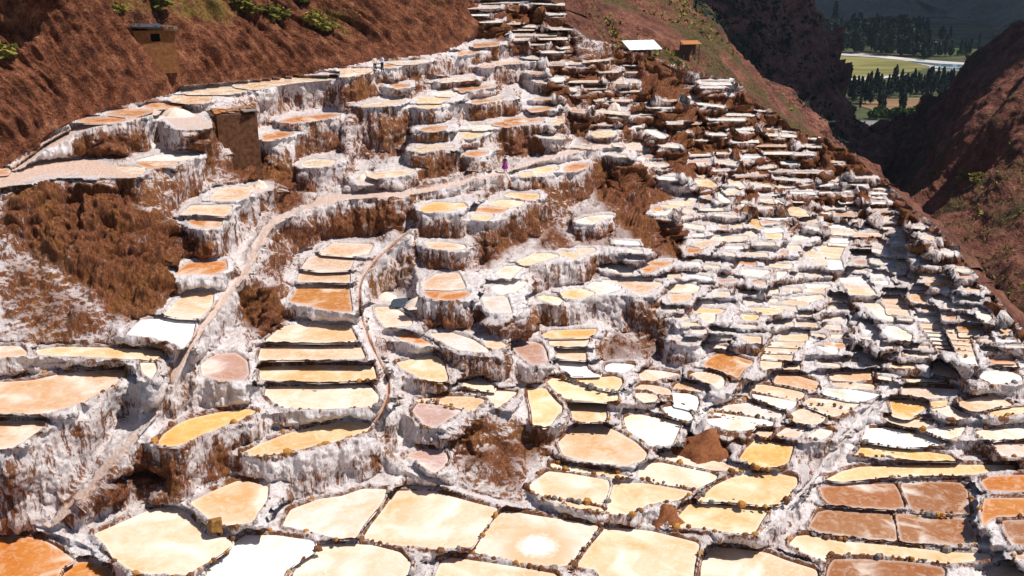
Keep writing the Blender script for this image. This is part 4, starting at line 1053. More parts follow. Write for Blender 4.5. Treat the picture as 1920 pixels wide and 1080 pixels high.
# stones set along the dykes of the nearer pools
def stone_mesh(seed):
    r = random.Random(seed); a = r.uniform(.7, 1.3); V, F = [], []
    rows_ = ((-.5, .55), (-.15, 1.0), (.3, .9), (.5, .5)); nseg = 6
    for z, s in rows_:
        for i in range(nseg):
            t = 2 * math.pi * i / nseg + .2; s2 = s * r.uniform(.8, 1.15); V.append((s2 * math.cos(t) * a * .55, s2 * math.sin(t) * .5, z * r.uniform(.85, 1.1)))
    for k in range(3):
        for i in range(nseg): F.append((k * nseg + i, k * nseg + (i + 1) % nseg, (k + 1) * nseg + (i + 1) % nseg, (k + 1) * nseg + i))
    F += [tuple(range(nseg - 1, -1, -1)), tuple(range(3 * nseg, 4 * nseg))]
    me = bpy.data.meshes.new('stone'); me.from_pydata(V, [], F); me.update(); return me
STONES = []
for k in range(9):
    me = stone_mesh(k); me.materials.append(M[('stone_o', 'stone_b', 'stone_g', 'stone_o', 'stone_b', 'stone_b', 'stone_g', 'stone_o', 'stone_b')[k]]); STONES.append(me)
NST = 0
def put_stone(k, pos, s):
    global NST
    o = bpy.data.objects.new('stone', RNG.choice(STONES)); link(o); e = POOLOBJ[k]; o.parent = e; o.location = Vector(pos) - e.location
    o.scale = (s * RNG.uniform(.8, 1.3), s * RNG.uniform(.8, 1.2), s * RNG.uniform(.6, 1.0)); o.rotation_euler = (RNG.uniform(-.3, .3), RNG.uniform(-.3, .3), RNG.uniform(0, 6.3)); NST += 1
for k, p in enumerate(pools[:NP_]):
    cen = p['S'].mean(0)
    if cen[1] < 590 or p['thin']: continue
    Sg = p['S']; m = (-p['z']) / -ray(*cen)[2] / FPX; acc_ = 0.0
    near = smooth(590, 900, cen[1]); dens = RNG.choice((.35, .6, .85)) * (0.3 + .8 * near); step = RNG.uniform(.4, .7) / m; clump = RNG.random() * 10
    for i in range(len(Sg)):
        a, b2 = Sg[i - 1], Sg[i]; L = math.hypot(*(b2 - a)); acc_ += L
        while acc_ > step:
            acc_ -= step * RNG.uniform(.7, 1.4); f = RNG.random(); pt = a + (b2 - a) * f
            if not (-20 < pt[0] < 1940 and pt[1] < 1100): continue
            if vnoise(np.array([[pt[0] * .012 + clump, pt[1] * .02, 3.0]]))[0] * .7 + .45 > dens: continue
            dr = (pt - cen); dr = dr / (np.linalg.norm(dr) + 1e-6); of = pt + dr * (0.16 / m)
            put_stone(k, at_z(of[0], of[1], p['z']) + np.array([0, 0, .10]), min(.55, .14 + RNG.expovariate(11)) * (0.8 + .35 * near))
print('pools', NP_, 'stones', NST, 'faces', len(QF))
# ------------------------------------------------------------------ ravine, valley, far mountain
def tps(anch):
    A = np.array(anch, float); X0 = A[:, :2] / 500.0; y = 1 / A[:, 2]; n_ = len(A)
    def phi(r2): return np.where(r2 > 0, r2 * np.log(r2 + 1e-12), 0)
    K = phi(((X0[:, None] - X0[None]) ** 2).sum(-1)) + 1e-4 * np.eye(n_); Pm = np.hstack([np.ones((n_, 1)), X0])
    s = np.linalg.solve(np.block([[K, Pm], [Pm.T, np.zeros((3, 3))]]), np.concatenate([y, np.zeros(3)]))
    def f(u, v):
        q = np.stack([u, v], -1) / 500.0; r2 = ((q[..., None, :] - X0) ** 2).sum(-1)
        return 1 / np.clip(phi(r2) @ s[:n_] + s[n_] + q[..., 0] * s[n_ + 1] + q[..., 1] * s[n_ + 2], 1 / 6000, 1 / 60)
    return f
SHEETS = {}
def sheet(name, outline, anch, mat, amp, fall, fr, step=2.0, seed=0, back=(0, 60, -60), veg=0.0, ragged=0.0):
    f = tps(anch); P = np.array(outline, float); u = np.arange(P[:, 0].min() - 6, P[:, 0].max() + 6, step); v = np.arange(P[:, 1].min() - 6, P[:, 1].max() + 6, step)
    U, V = np.meshgrid(u, v); t = f(U, V); Bp = ray(U, V) * t[..., None]
    a = np.gradient(Bp, axis=1); b = np.gradient(Bp, axis=0); Nn = np.cross(b, a); Nn /= np.linalg.norm(Nn, axis=-1, keepdims=True); Nn[(Nn * Bp).sum(-1) > 0] *= -1
    d = np.array(fall, float); d /= np.linalg.norm(d); nm = Nn.reshape(-1, 3).mean(0); c = np.cross(d, nm); c /= np.linalg.norm(c)
    sa, sc = (Bp * d).sum(-1), (Bp * c).sum(-1); wob = fbm(Bp * fr * .4, 2, seed + 5)
    r1 = ridged(np.stack([sc * fr + wob * .8, sa * fr * .22, 0 * sa], -1), 5, seed); r2 = fbm(Bp * fr * 2.2, 5, seed + 9, .55)
    m = inside(P, U + ragged * fbm(np.stack([U * .05, V * .05, 0 * U], -1), 3, seed + 2), V + ragged * fbm(np.stack([U * .05, V * .05, 0 * U + 7], -1), 3, seed + 3))
    Xs = Bp + Nn * (amp * (.62 * r1 + .38 * r2))[..., None]
    q = m[:-1, :-1] | m[1:, :-1] | m[:-1, 1:] | m[1:, 1:]; j_, i_ = np.nonzero(q); vd = np.arange(U.size).reshape(U.shape)
    F = np.stack([vd[j_, i_], vd[j_ + 1, i_], vd[j_ + 1, i_ + 1], vd[j_, i_ + 1]], 1)
    # edge quads get a strip that falls away behind, so that the hill has a back
    qp = np.pad(q, 1); V2 = Xs.reshape(-1, 3); nv = len(V2); bk = V2 + np.array(back); ex = []
    for dj, di, (x0, x1) in ((-1, 0, (0, 3)), (1, 0, (2, 1)), (0, -1, (1, 0)), (0, 1, (3, 2))):
        e = q & ~qp[1 + dj:qp.shape[0] - 1 + dj, 1 + di:qp.shape[1] - 1 + di]; ej, ei = np.nonzero(e)
        c4 = np.stack([vd[ej, ei], vd[ej + 1, ei], vd[ej + 1, ei + 1], vd[ej, ei + 1]], 1)
        ex.append(np.stack([c4[:, x0], c4[:, x1], c4[:, x1] + nv, c4[:, x0] + nv], 1))
    F = np.vstack([F] + ex); V3 = np.vstack([V2, bk]); uq, inv = np.unique(F, return_inverse=True)
    vg_ = np.tile((veg + .12 * (r2 - .2 * r1)).ravel(), 2)
    me = mesh_np(name, V3[uq], inv.reshape(-1, 4), {'veg': vg_[uq]}); me.materials.append(mat)
    o = tag(link(bpy.data.objects.new(name, me)), kind='structure')
    SHEETS[name] = (u, v, Xs, m); return o
def on_sheet(name, uu, vv):
    u, v, Xs, m = SHEETS[name]; return Vector(Xs[int(np.clip(round((vv - v[0]) / (v[1] - v[0])), 0, len(v) - 1)), int(np.clip(round((uu - u[0]) / (u[1] - u[0])), 0, len(u) - 1))])
sheet('ravine_slope', [(1000, -70), (1282, -70), (1286, 0), (1318, 42), (1360, 92), (1400, 132), (1450, 180), (1520, 238), (1590, 285), (1642, 318), (1660, 380), (1600, 380), (1400, 260), (1200, 200), (1000, 120)],
      [(1060, 20, 185), (1200, 95, 178), (1290, 120, 188), (1400, 175, 212), (1640, 315, 270), (1282, 0, 255), (1450, 185, 250), (1060, -50, 225), (1200, 200, 150), (1500, 300, 205), (1620, 360, 230), (1000, 100, 150)],
      M['ravine'], 2.6, (.5, -.2, -.8), .05, seed=101, back=(20, 60, -70), veg=.06, ragged=6)
sheet('ravine_cliff', [(1240, -70), (1470, -70), (1482, 0), (1500, 34), (1528, 52), (1545, 72), (1556, 100), (1556, 150), (1578, 172), (1604, 214), (1636, 238), (1678, 268), (1690, 300), (1640, 330), (1500, 330), (1350, 200), (1240, 80)],
      [(1300, 0, 330), (1557, 100, 425), (1500, 45, 395), (1330, 60, 320), (1400, 130, 335), (1460, 90, 345), (1640, 270, 370), (1557, 160, 410), (1460, -30, 390), (1450, 220, 300), (1620, 300, 340), (1540, 200, 350)],
      M['cliff'], 11.0, (.25, -.3, -.9), .020, seed=131, back=(30, 120, -60), ragged=7)
sheet('ravine_far_side', [(2060, 20), (1960, 58), (1920, 74), (1872, 92), (1840, 122), (1812, 150), (1786, 180), (1752, 212), (1716, 246), (1684, 272), (1660, 296), (1640, 318), (1640, 420), (1800, 620), (2060, 780)],
      [(1920, 74, 330), (1800, 168, 365), (1684, 276, 395), (1640, 330, 400), (1920, 300, 235), (1800, 400, 250), (1750, 430, 250), (1920, 560, 145), (1850, 520, 172), (1940, 650, 125), (1700, 360, 330), (2050, 30, 310), (2050, 500, 150), (2050, 770, 100), (1830, 230, 300)],
      M['ravine'], 6.5, (-.75, -.1, -.55), .028, seed=171, back=(60, 90, -40), veg=.02, ragged=5)
VZ = -115.0
def flat_poly(name, uv, z, mat, kind='structure'):
    P = chaikin(uv, 2); V = at_z(P[:, 0], P[:, 1], z); me = bpy.data.meshes.new(name); me.from_pydata([tuple(p) for p in V], [], [tuple(range(len(V) - 1, -1, -1))]); me.update()
    me.materials.append(mat); return tag(link(bpy.data.objects.new(name, me)), kind=kind)
def field(name, a, b, sc): 
    t = NT(name); n1 = t.noise(t.pos((.25, 1, 1)), sc, 5, .6, 1.0); return t.out(t.ramp(n1, [(.35, a), (.65, b)]), .9)
M['floor'] = field('valley_scrub', (0.030, 0.042, 0.016), (0.095, 0.095, 0.04), .03); M['meadow'] = field('dry_meadow', (0.11, 0.11, 0.030), (0.26, 0.22, 0.085), .035)
M['river'] = field('river_shingle', (0.30, 0.27, 0.27), (0.55, 0.52, 0.52), .05); M['soil'] = field('ploughed_field', (0.15, 0.085, 0.045), (0.30, 0.18, 0.10), .05)
M['crop'] = field('green_crop', (0.03, 0.10, 0.015), (0.08, 0.22, 0.03), .05); M['road'] = field('gravel_road', (0.12, 0.11, 0.11), (0.22, 0.20, 0.20), .05)
wt = NT('river_water'); wt.b.inputs['Roughness'].default_value = .12; wt.b.inputs['Base Color'].default_value = (0.10, 0.16, 0.17, 1); M['water'] = wt.m
me = bpy.data.meshes.new('valley_floor'); gxs, gys = np.linspace(-900, 1700, 53), np.linspace(330, 1500, 40); XX, YY = np.meshgrid(gxs, gys)
ZZ = VZ - .3 + 0 * XX; vd = np.arange(XX.size).reshape(XX.shape)
me = mesh_np('valley_floor', np.stack([XX, YY, ZZ], -1).reshape(-1, 3), np.stack([vd[:-1, :-1], vd[:-1, 1:], vd[1:, 1:], vd[1:, :-1]], -1).reshape(-1, 4)); me.materials.append(M['floor'])
tag(link(bpy.data.objects.new('valley_floor', me)), kind='structure')
flat_poly('meadow', [(1500, 106), (1560, 104), (1640, 108), (1700, 114), (1740, 122), (1742, 128), (1700, 136), (1640, 146), (1560, 156), (1500, 160)], VZ, M['meadow'])
flat_poly('river', [(1490, 95), (1560, 96), (1640, 102), (1720, 111), (1790, 116), (1850, 120), (1850, 130), (1800, 132), (1745, 132), (1742, 124), (1700, 114), (1640, 107), (1560, 103), (1490, 102)], VZ + .15, M['river'])
flat_poly('river_water', [(1700, 113.5), (1760, 119), (1830, 122), (1845, 126), (1770, 125), (1720, 118)], VZ + .3, M['water'])
flat_poly('river_arm', [(1750, 127), (1850, 126), (1850, 131), (1760, 131)], VZ + .3, M['water'])
flat_poly('gravel_bank', [(1556, 154), (1590, 147), (1640, 145), (1700, 138), (1700, 141), (1640, 149), (1600, 152), (1556, 160)], VZ + .15, M['river'])
flat_poly('ploughed_field', [(1610, 192), (1660, 186), (1790, 180), (1790, 184), (1740, 190), (1760, 202), (1640, 206), (1615, 200)], VZ + .15, M['soil'])
flat_poly('crop_field', [(1630, 205), (1735, 204), (1735, 218), (1635, 218)], VZ + .3, M['crop'])
flat_poly('road', [(1600, 226), (1740, 226), (1740, 240), (1660, 243), (1600, 238)], VZ + .15, M['road'])
flat_poly('green_field', [(1786, 86), (1816, 84), (1820, 92), (1790, 93)], VZ + .15, M['crop']); flat_poly('green_meadow', [(1842, 84), (1864, 83), (1866, 93), (1846, 94)], VZ + .15, M['meadow'])
flat_poly('orchard_ground', [(1540, 52), (1606, 50), (1608, 64), (1545, 68)], VZ + .15, M['soil']); flat_poly('village_ground', [(1690, 74), (1770, 72), (1780, 96), (1700, 98)], VZ + .15, M['soil'])
sheet('far_mountain', [(1330, -90), (2060, -90), (2060, 90), (1900, 84), (1780, 66), (1660, 54), (1500, 46), (1330, 46)],
      [(1400, 45, 1180), (1600, 52, 1180), (1900, 82, 1010), (2060, 84, 1000), (1400, -80, 1750), (1700, -80, 1700), (2050, -80, 1400), (1780, 20, 1330), (1900, 0, 1200)],
      M['far'], 22.0, (-.35, -.5, -.5), .006, step=3.0, seed=211, back=(0, 250, -60), ragged=3)

# ------------------------------------------------------------------ trees of the valley
def crown_mesh(name, h, r, n_, shape, size, mat, seed):
    g = np.random.default_rng(seed); V, F = [], []
    k = g.random(n_); ang = g.random(n_) * 6.283; lob = .75 + .35 * np.sin(ang * 3 + seed) * np.sin(k * 9 + seed)
    if shape == 'cone': prof = (1 - k) ** .8 * (.25 + .75 * np.minimum(1, k * 6))
    elif shape == 'column': prof = np.sqrt(np.clip(1 - (2 * k - 1) ** 2, 0, 1)) * (.7 + .3 * (1 - k))
    else: prof = np.sqrt(np.clip(1 - (2 * k - 1) ** 2, 0, 1))
    rr = r * prof * lob * np.sqrt(g.random(n_) * .7 + .3); C = np.stack([rr * np.cos(ang), rr * np.sin(ang), h * (.12 + .88 * k)], 1)
    for c in C:
        a = g.normal(size=3); a /= np.linalg.norm(a); b = np.cross(a, g.normal(size=3)); b /= np.linalg.norm(b); s = size * g.uniform(.6, 1.3)
        i0 = len(V); V += [tuple(c + s * a), tuple(c + s * .6 * b), tuple(c - s * a), tuple(c - s * .6 * b)]; F.append((i0, i0 + 1, i0 + 2, i0 + 3))
    me = bpy.data.meshes.new(name); me.from_pydata(V, [], F); me.update(); me.materials.append(mat); return me
def trunk_mesh(h, r):
    b = MB(); b.tube((0, 0, -.5), (0, 0, h * .5), r, r * .7, 6).tube((0, 0, h * .5), (.1, .05, h * .92), r * .7, r * .2, 6)
    for a in range(5): z = h * (.2 + .13 * a); t = a * 2.4; b.tube((0, 0, z), (math.cos(t) * h * .09, math.sin(t) * h * .09, z + h * .1), r * .35, r * .1, 4)
    me = bpy.data.meshes.new('trunk'); me.from_pydata(b.v, [], b.f); me.update(); me.materials.append(M['trunk']); return me
TK = {}
for nm, h, r, n_, sh, sz, mt in (('cone', 14, 2.9, 420, 'cone', .75, 'leaf_d'), ('column', 15, 2.0, 420, 'column', .75, 'leaf_d'), ('broad', 11, 3.6, 460, 'ball', .9, 'leaf_d'), ('green', 6, 3.0, 320, 'ball', .7, 'leaf_g')):
    TK[nm] = [(crown_mesh('crown', h, r, n_, sh, sz, M[mt], 5 + q + len(nm)), trunk_mesh(h, .22)) for q in range(3)]
def tree(kind, u, v, label, group, s=1.0, name='valley_tree', pos=None):
    p = Vector(at_z(u, v, VZ)) if pos is None else pos
    e = empty(name, p, RNG.uniform(0, 6)); k = s * RNG.uniform(.8, 1.2); e.scale = (k * RNG.uniform(.85, 1.15), k, k * RNG.uniform(.9, 1.15)); c, t = RNG.choice(TK[kind])
    for n_, d in (('crown', c), ('trunk', t)): o = link(bpy.data.objects.new(n_, d)); o.parent = e
    tag(e, label, 'tree', group)
for i in range(46):
    u = 1592 + 222 * i / 45 + RNG.uniform(-3, 3); tree(RNG.choice(('cone', 'cone', 'column')), u, 184 - 14 * i / 45 + RNG.uniform(-5, 7), 'dark pointed tree in the long grove below the meadow, %s' % ('near its left end', 'left of its middle', 'right of its middle', 'near its right end')[min(3, i // 12)], 'grove below the meadow', 1.05, 'conifer')
for q, (u, v, s) in enumerate(((1580, 186, 1.0), (1600, 190, 1.1), (1622, 194, 1.25), (1632, 196, 1.2), (1648, 196, .9))): tree('cone', u, v, 'large dark conifer, %s from left, at the left end of the long grove' % ORD[q + 1], 'large conifers at the grove end', s, 'conifer')
for q, (u, v, s) in enumerate(((1612, 206, .7), (1648, 214, .9), (1655, 216, .95), (1688, 212, 1.0), (1694, 214, .9), (1735, 200, .8), (1742, 204, .8))): tree('column', u, v, 'slender dark tree, %s from left, among the small ploughed fields' % ORD[q + 1], 'trees among the fields', s, 'slender_tree')
for q, u in enumerate(range(1632, 1738, 9)): tree('green', u + RNG.uniform(-3, 3), 221 + RNG.uniform(-3, 2), 'bright green bush, %s from left, in the hedge above the gravel road' % ORD[q + 1], 'hedge above the road', RNG.uniform(.8, 1.2), 'hedge_bush')
for i in range(120):
    u = RNG.uniform(1500, 1745); v = RNG.uniform(62, 97) + (u - 1500) * .05
    tree(RNG.choice(('column', 'broad', 'cone', 'broad')), u, v, 'dark tall tree in the far belt behind the river', 'far belt behind the river', RNG.uniform(1.2, 1.9), 'belt_tree')
for i in range(48):
    u = RNG.uniform(1690, 1900); v = RNG.uniform(74, 116)
    if (1785 < u < 1822 and v < 97) or (1840 < u < 1868 and v < 97): v = 104
    tree(RNG.choice(('broad', 'green', 'broad', 'column')), u, v, 'dark round tree between the far village houses', 'trees of the far village', RNG.uniform(.7, 1.2), 'village_tree')
def house(u, v, w, mat_w, mat_r, label):
    p = Vector(at_z(u, v, VZ)); e = empty('far_house', p, RNG.uniform(-.4, .4)); d = w * .6; h = 3.2
    MB().box((0, 0, h / 2), (w, d, h)).build('wall', mat_w, e)
    MB().add([(-w * .55, -d * .6, h), (w * .55, -d * .6, h), (w * .55, d * .6, h), (-w * .55, d * .6, h), (-w * .55, 0, h + 2), (w * .55, 0, h + 2)], [(0, 1, 5, 4), (2, 3, 4, 5), (0, 4, 3), (1, 2, 5), (3, 2, 1, 0)]).build('roof', mat_r, e)
    for x in (-.25, .25): MB().box((x * w, -d / 2 - .03, 1.6), (1.2, .12, 1.3)).build('window', M['dark'], e)
    tag(e, label, 'house', 'far village houses')
M['plaster'] = simple('pale_plaster', (.55, .48, .42), .8, .1); M['farroof'] = simple('far_clay_roof', (.24, .12, .08), .8, .3)
for u, v, w, r, lab in ((1575, 58, 14, 'farroof', 'far farmhouse furthest left beside the tree belt'), (1600, 60, 12, 'farroof', 'far farmhouse with brown roof right of the leftmost one'), (1722, 84, 12, 'farroof', 'far village house with brown roof left of the white one'),
                      (1742, 88, 11, 'tin', 'far village house with pale roof among dark trees'), (1763, 84, 10, 'farroof', 'far village house with brown roof left of the green field'), (1857, 101, 9, 'tin', 'far white roofed house furthest right beside the river')):
    house(u, v, w, M['plaster'], M[r], lab)
# ------------------------------------------------------------------ huts, sheds, heaps, people
def foot(u, v): return P_at(u, v)
# hut on the red hillside
p = foot(288, 112) + Vector((-.2, 1.2, .35)); e = empty('hillside_hut', p, math.radians(20)); w, d, h = 3.8, 2.8, 2.3
wl = MB().box((0, d / 2 - .15, h / 2 - .8), (w, .3, h + 1.6)).box((-w / 2 + .15, 0, h / 2 - .8), (.3, d - .6, h + 1.6)).box((w / 2 - .15, 0, h / 2 - .8), (.3, d - .6, h + 1.6))
wl.box(((-w / 2 - .25) / 2, -d / 2 + .15, h / 2 - .8), (w / 2 - .25, .3, h + 1.6)).box(((w / 2 + .55) / 2, -d / 2 + .15, h / 2 - .8), (w / 2 - .55, .3, h + 1.6)).box((.15, -d / 2 + .15, -.15), (.8, .3, 2.9)).box((.15, -d / 2 + .15, h - .15), (.8, .3, .3))
wl.build('wall', M['adobe'], e); MB().box((.15, -d / 2 + .5, 1.9), (.8, .06, 1.0)).build('window', M['dark'], e)
MB().box((.15, -d / 2 - .02, 2.43), (1.1, .12, .12)).build('lintel', M['timber'], e)
rf = MB().box((0, 0, h + .2), (w + .7, d + .7, .16), 0, math.radians(6)).build('roof', M['timber'], e); MB().box((-.5, -.1, h + .36), (w * .72, d + .8, .10), .05, math.radians(6), .05).build('tarpaulin', M['tarp'], rf)
for k in range(6): MB().box((-1.7 + k * .66, -d / 2 - .25 + .1 * (k % 2), h + .5 - k * .065), (.34, .3, .2), k, 0, .05).build('roof_stone', M['stone_b'], rf)
tag(e, 'small adobe hut with dark window high on the red hillside', 'hut')
# hut with a broken tile roof
p = foot(440, 286) + Vector((0, .5, -.5)); e = empty('ruined_hut', p, math.radians(24)); w, d, h = 3.6, 3.0, 4.0
b = MB()
for x, y, sx, sy in ((0, -d / 2, w, .4), (0, d / 2, w, .4), (-w / 2 + .2, 0, .4, d - .4), (w / 2 - .2, 0, .4, d - .4)): b.box((x, y, h / 2 - .9), (sx, sy, h + 1.8), 0, 0, .13, .96)
b.build('wall', M['adobe_d'], e); MB().box((0, 0, h - .1), (w - .9, d - .5, .15)).build('floor_slab', M['timber'], e)
for k in range(5): MB().tube((-w / 2 - .3, -d / 2 + .3 + k * .6, h + .06), (w / 2 + .3, -d / 2 + .3 + k * .6, h + .06), .07, .06, 6).build('roof_beam', M['timber'], e)
for a in range(6):
    for c_ in range(5):
        if RNG.random() < .16: continue
        MB().box((-w / 2 + .35 + a * .6, -d / 2 + .35 + c_ * .58, h + .17 + RNG.uniform(-.02, .1)), (.52, .50, .05), RNG.uniform(-.25, .25), RNG.uniform(-.12, .12)).build('roof_tile', M['tile'] if RNG.random() < .75 else M['stone_g'], e)
MB().box((w / 2 - .6, -d / 2 + .1, h + .32), (1.2, 1.0, .05), .2).build('roof_sheet', M['stone_g'], e)
tag(e, 'dark adobe hut with broken orange tile roof below the hillside pools', 'hut')
# sheds on the ravine shoulder
def shed(u, v, w, d, h, mat, label, tilt):
    p = on_sheet('ravine_slope', u, v); e = empty('open_shed', p + Vector((0, -1.5, .4)), math.radians(12)); r = MB()
    n_ = 10
    for k in range(n_): r.box((-w / 2 + (k + .5) * w / n_, 0, h + .35 + (k % 2) * .03), (w / n_ + .01, d, .06))
    ro = r.build('roof', mat, e); ro.rotation_euler = (math.radians(tilt), 0, 0)
    for x in (-w / 2 + .2, w / 2 - .2):
        for y in (-d / 2 + .3, d / 2 - .3): MB().tube((x, y, -2.5), (x, y, h + .35 + math.sin(math.radians(tilt)) * y), .09, .08, 6).build('post', M['timber'], e)
    MB().box((0, d / 2 - .1, h / 2 - .6), (w - .3, .12, h + .8)).build('back_wall', M['timber'], e)
    tag(e, label, 'shed')
shed(1197, 112, 5.6, 4.6, 1.9, M['tin'], 'open shed with wide pale sheet roof on the ravine shoulder', 13)
shed(1280, 112, 3.4, 2.4, 1.1, M['tile'], 'low shed with orange roof right of the pale roofed shed', 10)
# heaps
def heap(u, v, r, h, name, label, cat, mat, seed, squash=.8, pw=1.2):
    p = foot(u, v); n_, mr = 28, 9; V, F = [], []
    for a in range(mr + 1):
        for b_ in range(n_):
            t = 2 * math.pi * b_ / n_; rr = a / mr; V.append([math.cos(t) * rr, math.sin(t) * rr, rr])
    V = np.array(V); nz = fbm(np.stack([V[:, 0] * 2.2 + seed, V[:, 1] * 2.2, 0 * V[:, 0]], -1), 4, seed); rr = V[:, 2].copy()
    Z = h * ((1 - rr ** pw) + .22 * nz * np.sin(np.clip(rr, 0, 1) * 3.1)) - .25 * rr; k = 1 + .28 * nz * rr
    V = np.stack([V[:, 0] * r * k, V[:, 1] * r * squash * k, Z], 1); F = [(a * n_ + b_, a * n_ + (b_ + 1) % n_, (a + 1) * n_ + (b_ + 1) % n_, (a + 1) * n_ + b_) for a in range(mr) for b_ in range(n_)]
    me = mesh_np(name, V, np.array(F)[:, ::-1]); me.materials.append(mat); o = link(bpy.data.objects.new(name, me)); o.location = p; tag(o, label, cat); return o
heap(330, 217, 1.9, .75, 'salt_heap', 'pale salt heap on the ledge left of the ruined hut', 'salt heap', M['heap'], 3)
heap(487, 351, .8, .7, 'salt_heap', 'small pale salt heap behind the pool below the ruined hut', 'salt heap', M['heap'], 4)
heap(1153, 206, 1.0, 1.0, 'salt_heap', 'pointed pale salt heap on the brown terraces below the sheds', 'salt heap', M['heap'], 5)
heap(686, 334, 1.0, .8, 'salt_heap', 'white salt heap left of the dull pool beside the upper path', 'salt heap', M['heap'], 6)
heap(724, 557, 1.5, .45, 'salt_heap', 'long cream salt heap beside the water channel', 'salt heap', M['heap'], 7, .6)
heap(783, 569, 1.2, .6, 'salt_heap', 'tan salt heap with dark sheet under its left side', 'salt heap', M['heap'], 8, .6)
heap(1328, 846, 2.6, 1.9, 'earth_mound', 'pointed red earth mound beside the golden pool', 'earth mound', M['mound'], 9, .8, 1.15)
heap(1246, 968, 1.25, 1.0, 'earth_mound', 'small brown earth mound on the dyke left of the yellow pools', 'earth mound', M['mound'], 12, .8, 1.3)
p = foot(760, 572); o = MB().add([(-1.1, -.5, .05), (.9, -.7, .03), (1.2, .1, .22), (.2, .5, .5), (-1.0, .3, .42), (-1.2, 0, .2), (0, -.1, .3)], [(0, 1, 6), (1, 2, 6), (2, 3, 6), (3, 4, 6), (4, 5, 6), (5, 0, 6)]).build('tarpaulin', M['tarp'])
o.modifiers.new('thickness', 'SOLIDIFY').thickness = .05; o.location = p; tag(o, 'crumpled dark sheet between the two heaps beside the water channel', 'sheet')
# cut block on the dyke
p = foot(405, 992); o = MB().box((0, 0, .33), (.95, .85, .8), .5, .12, .15, .8).build('ochre_block', M['ochre']); o.location = p; bv = o.modifiers.new('worn_edges', 'BEVEL'); bv.width = .08; bv.segments = 2
tag(o, 'large ochre stone block on the dyke between foreground pools', 'stone block')
# stair
e = empty('stone_stair', foot(748, 424), math.radians(-8))
q0, q1 = foot(748, 424), foot(744, 376); q1 = Vector((q1.x, max(q1.y, q0.y + .8), max(q1.z, q0.z + 1.8))); n_ = 8
for k in range(n_):
    c = (q1 - q0) * ((k + .5) / n_) + Vector((0, -.35, 0)); MB().box((c.x, c.y, c.z - .25), (.9, .4, .45), 0, 0, .05).build('step', M['stone_b'] if k % 2 else M['mound'], e)
tag(e, 'narrow stone stair up the brown bank below the upper path', 'stair')

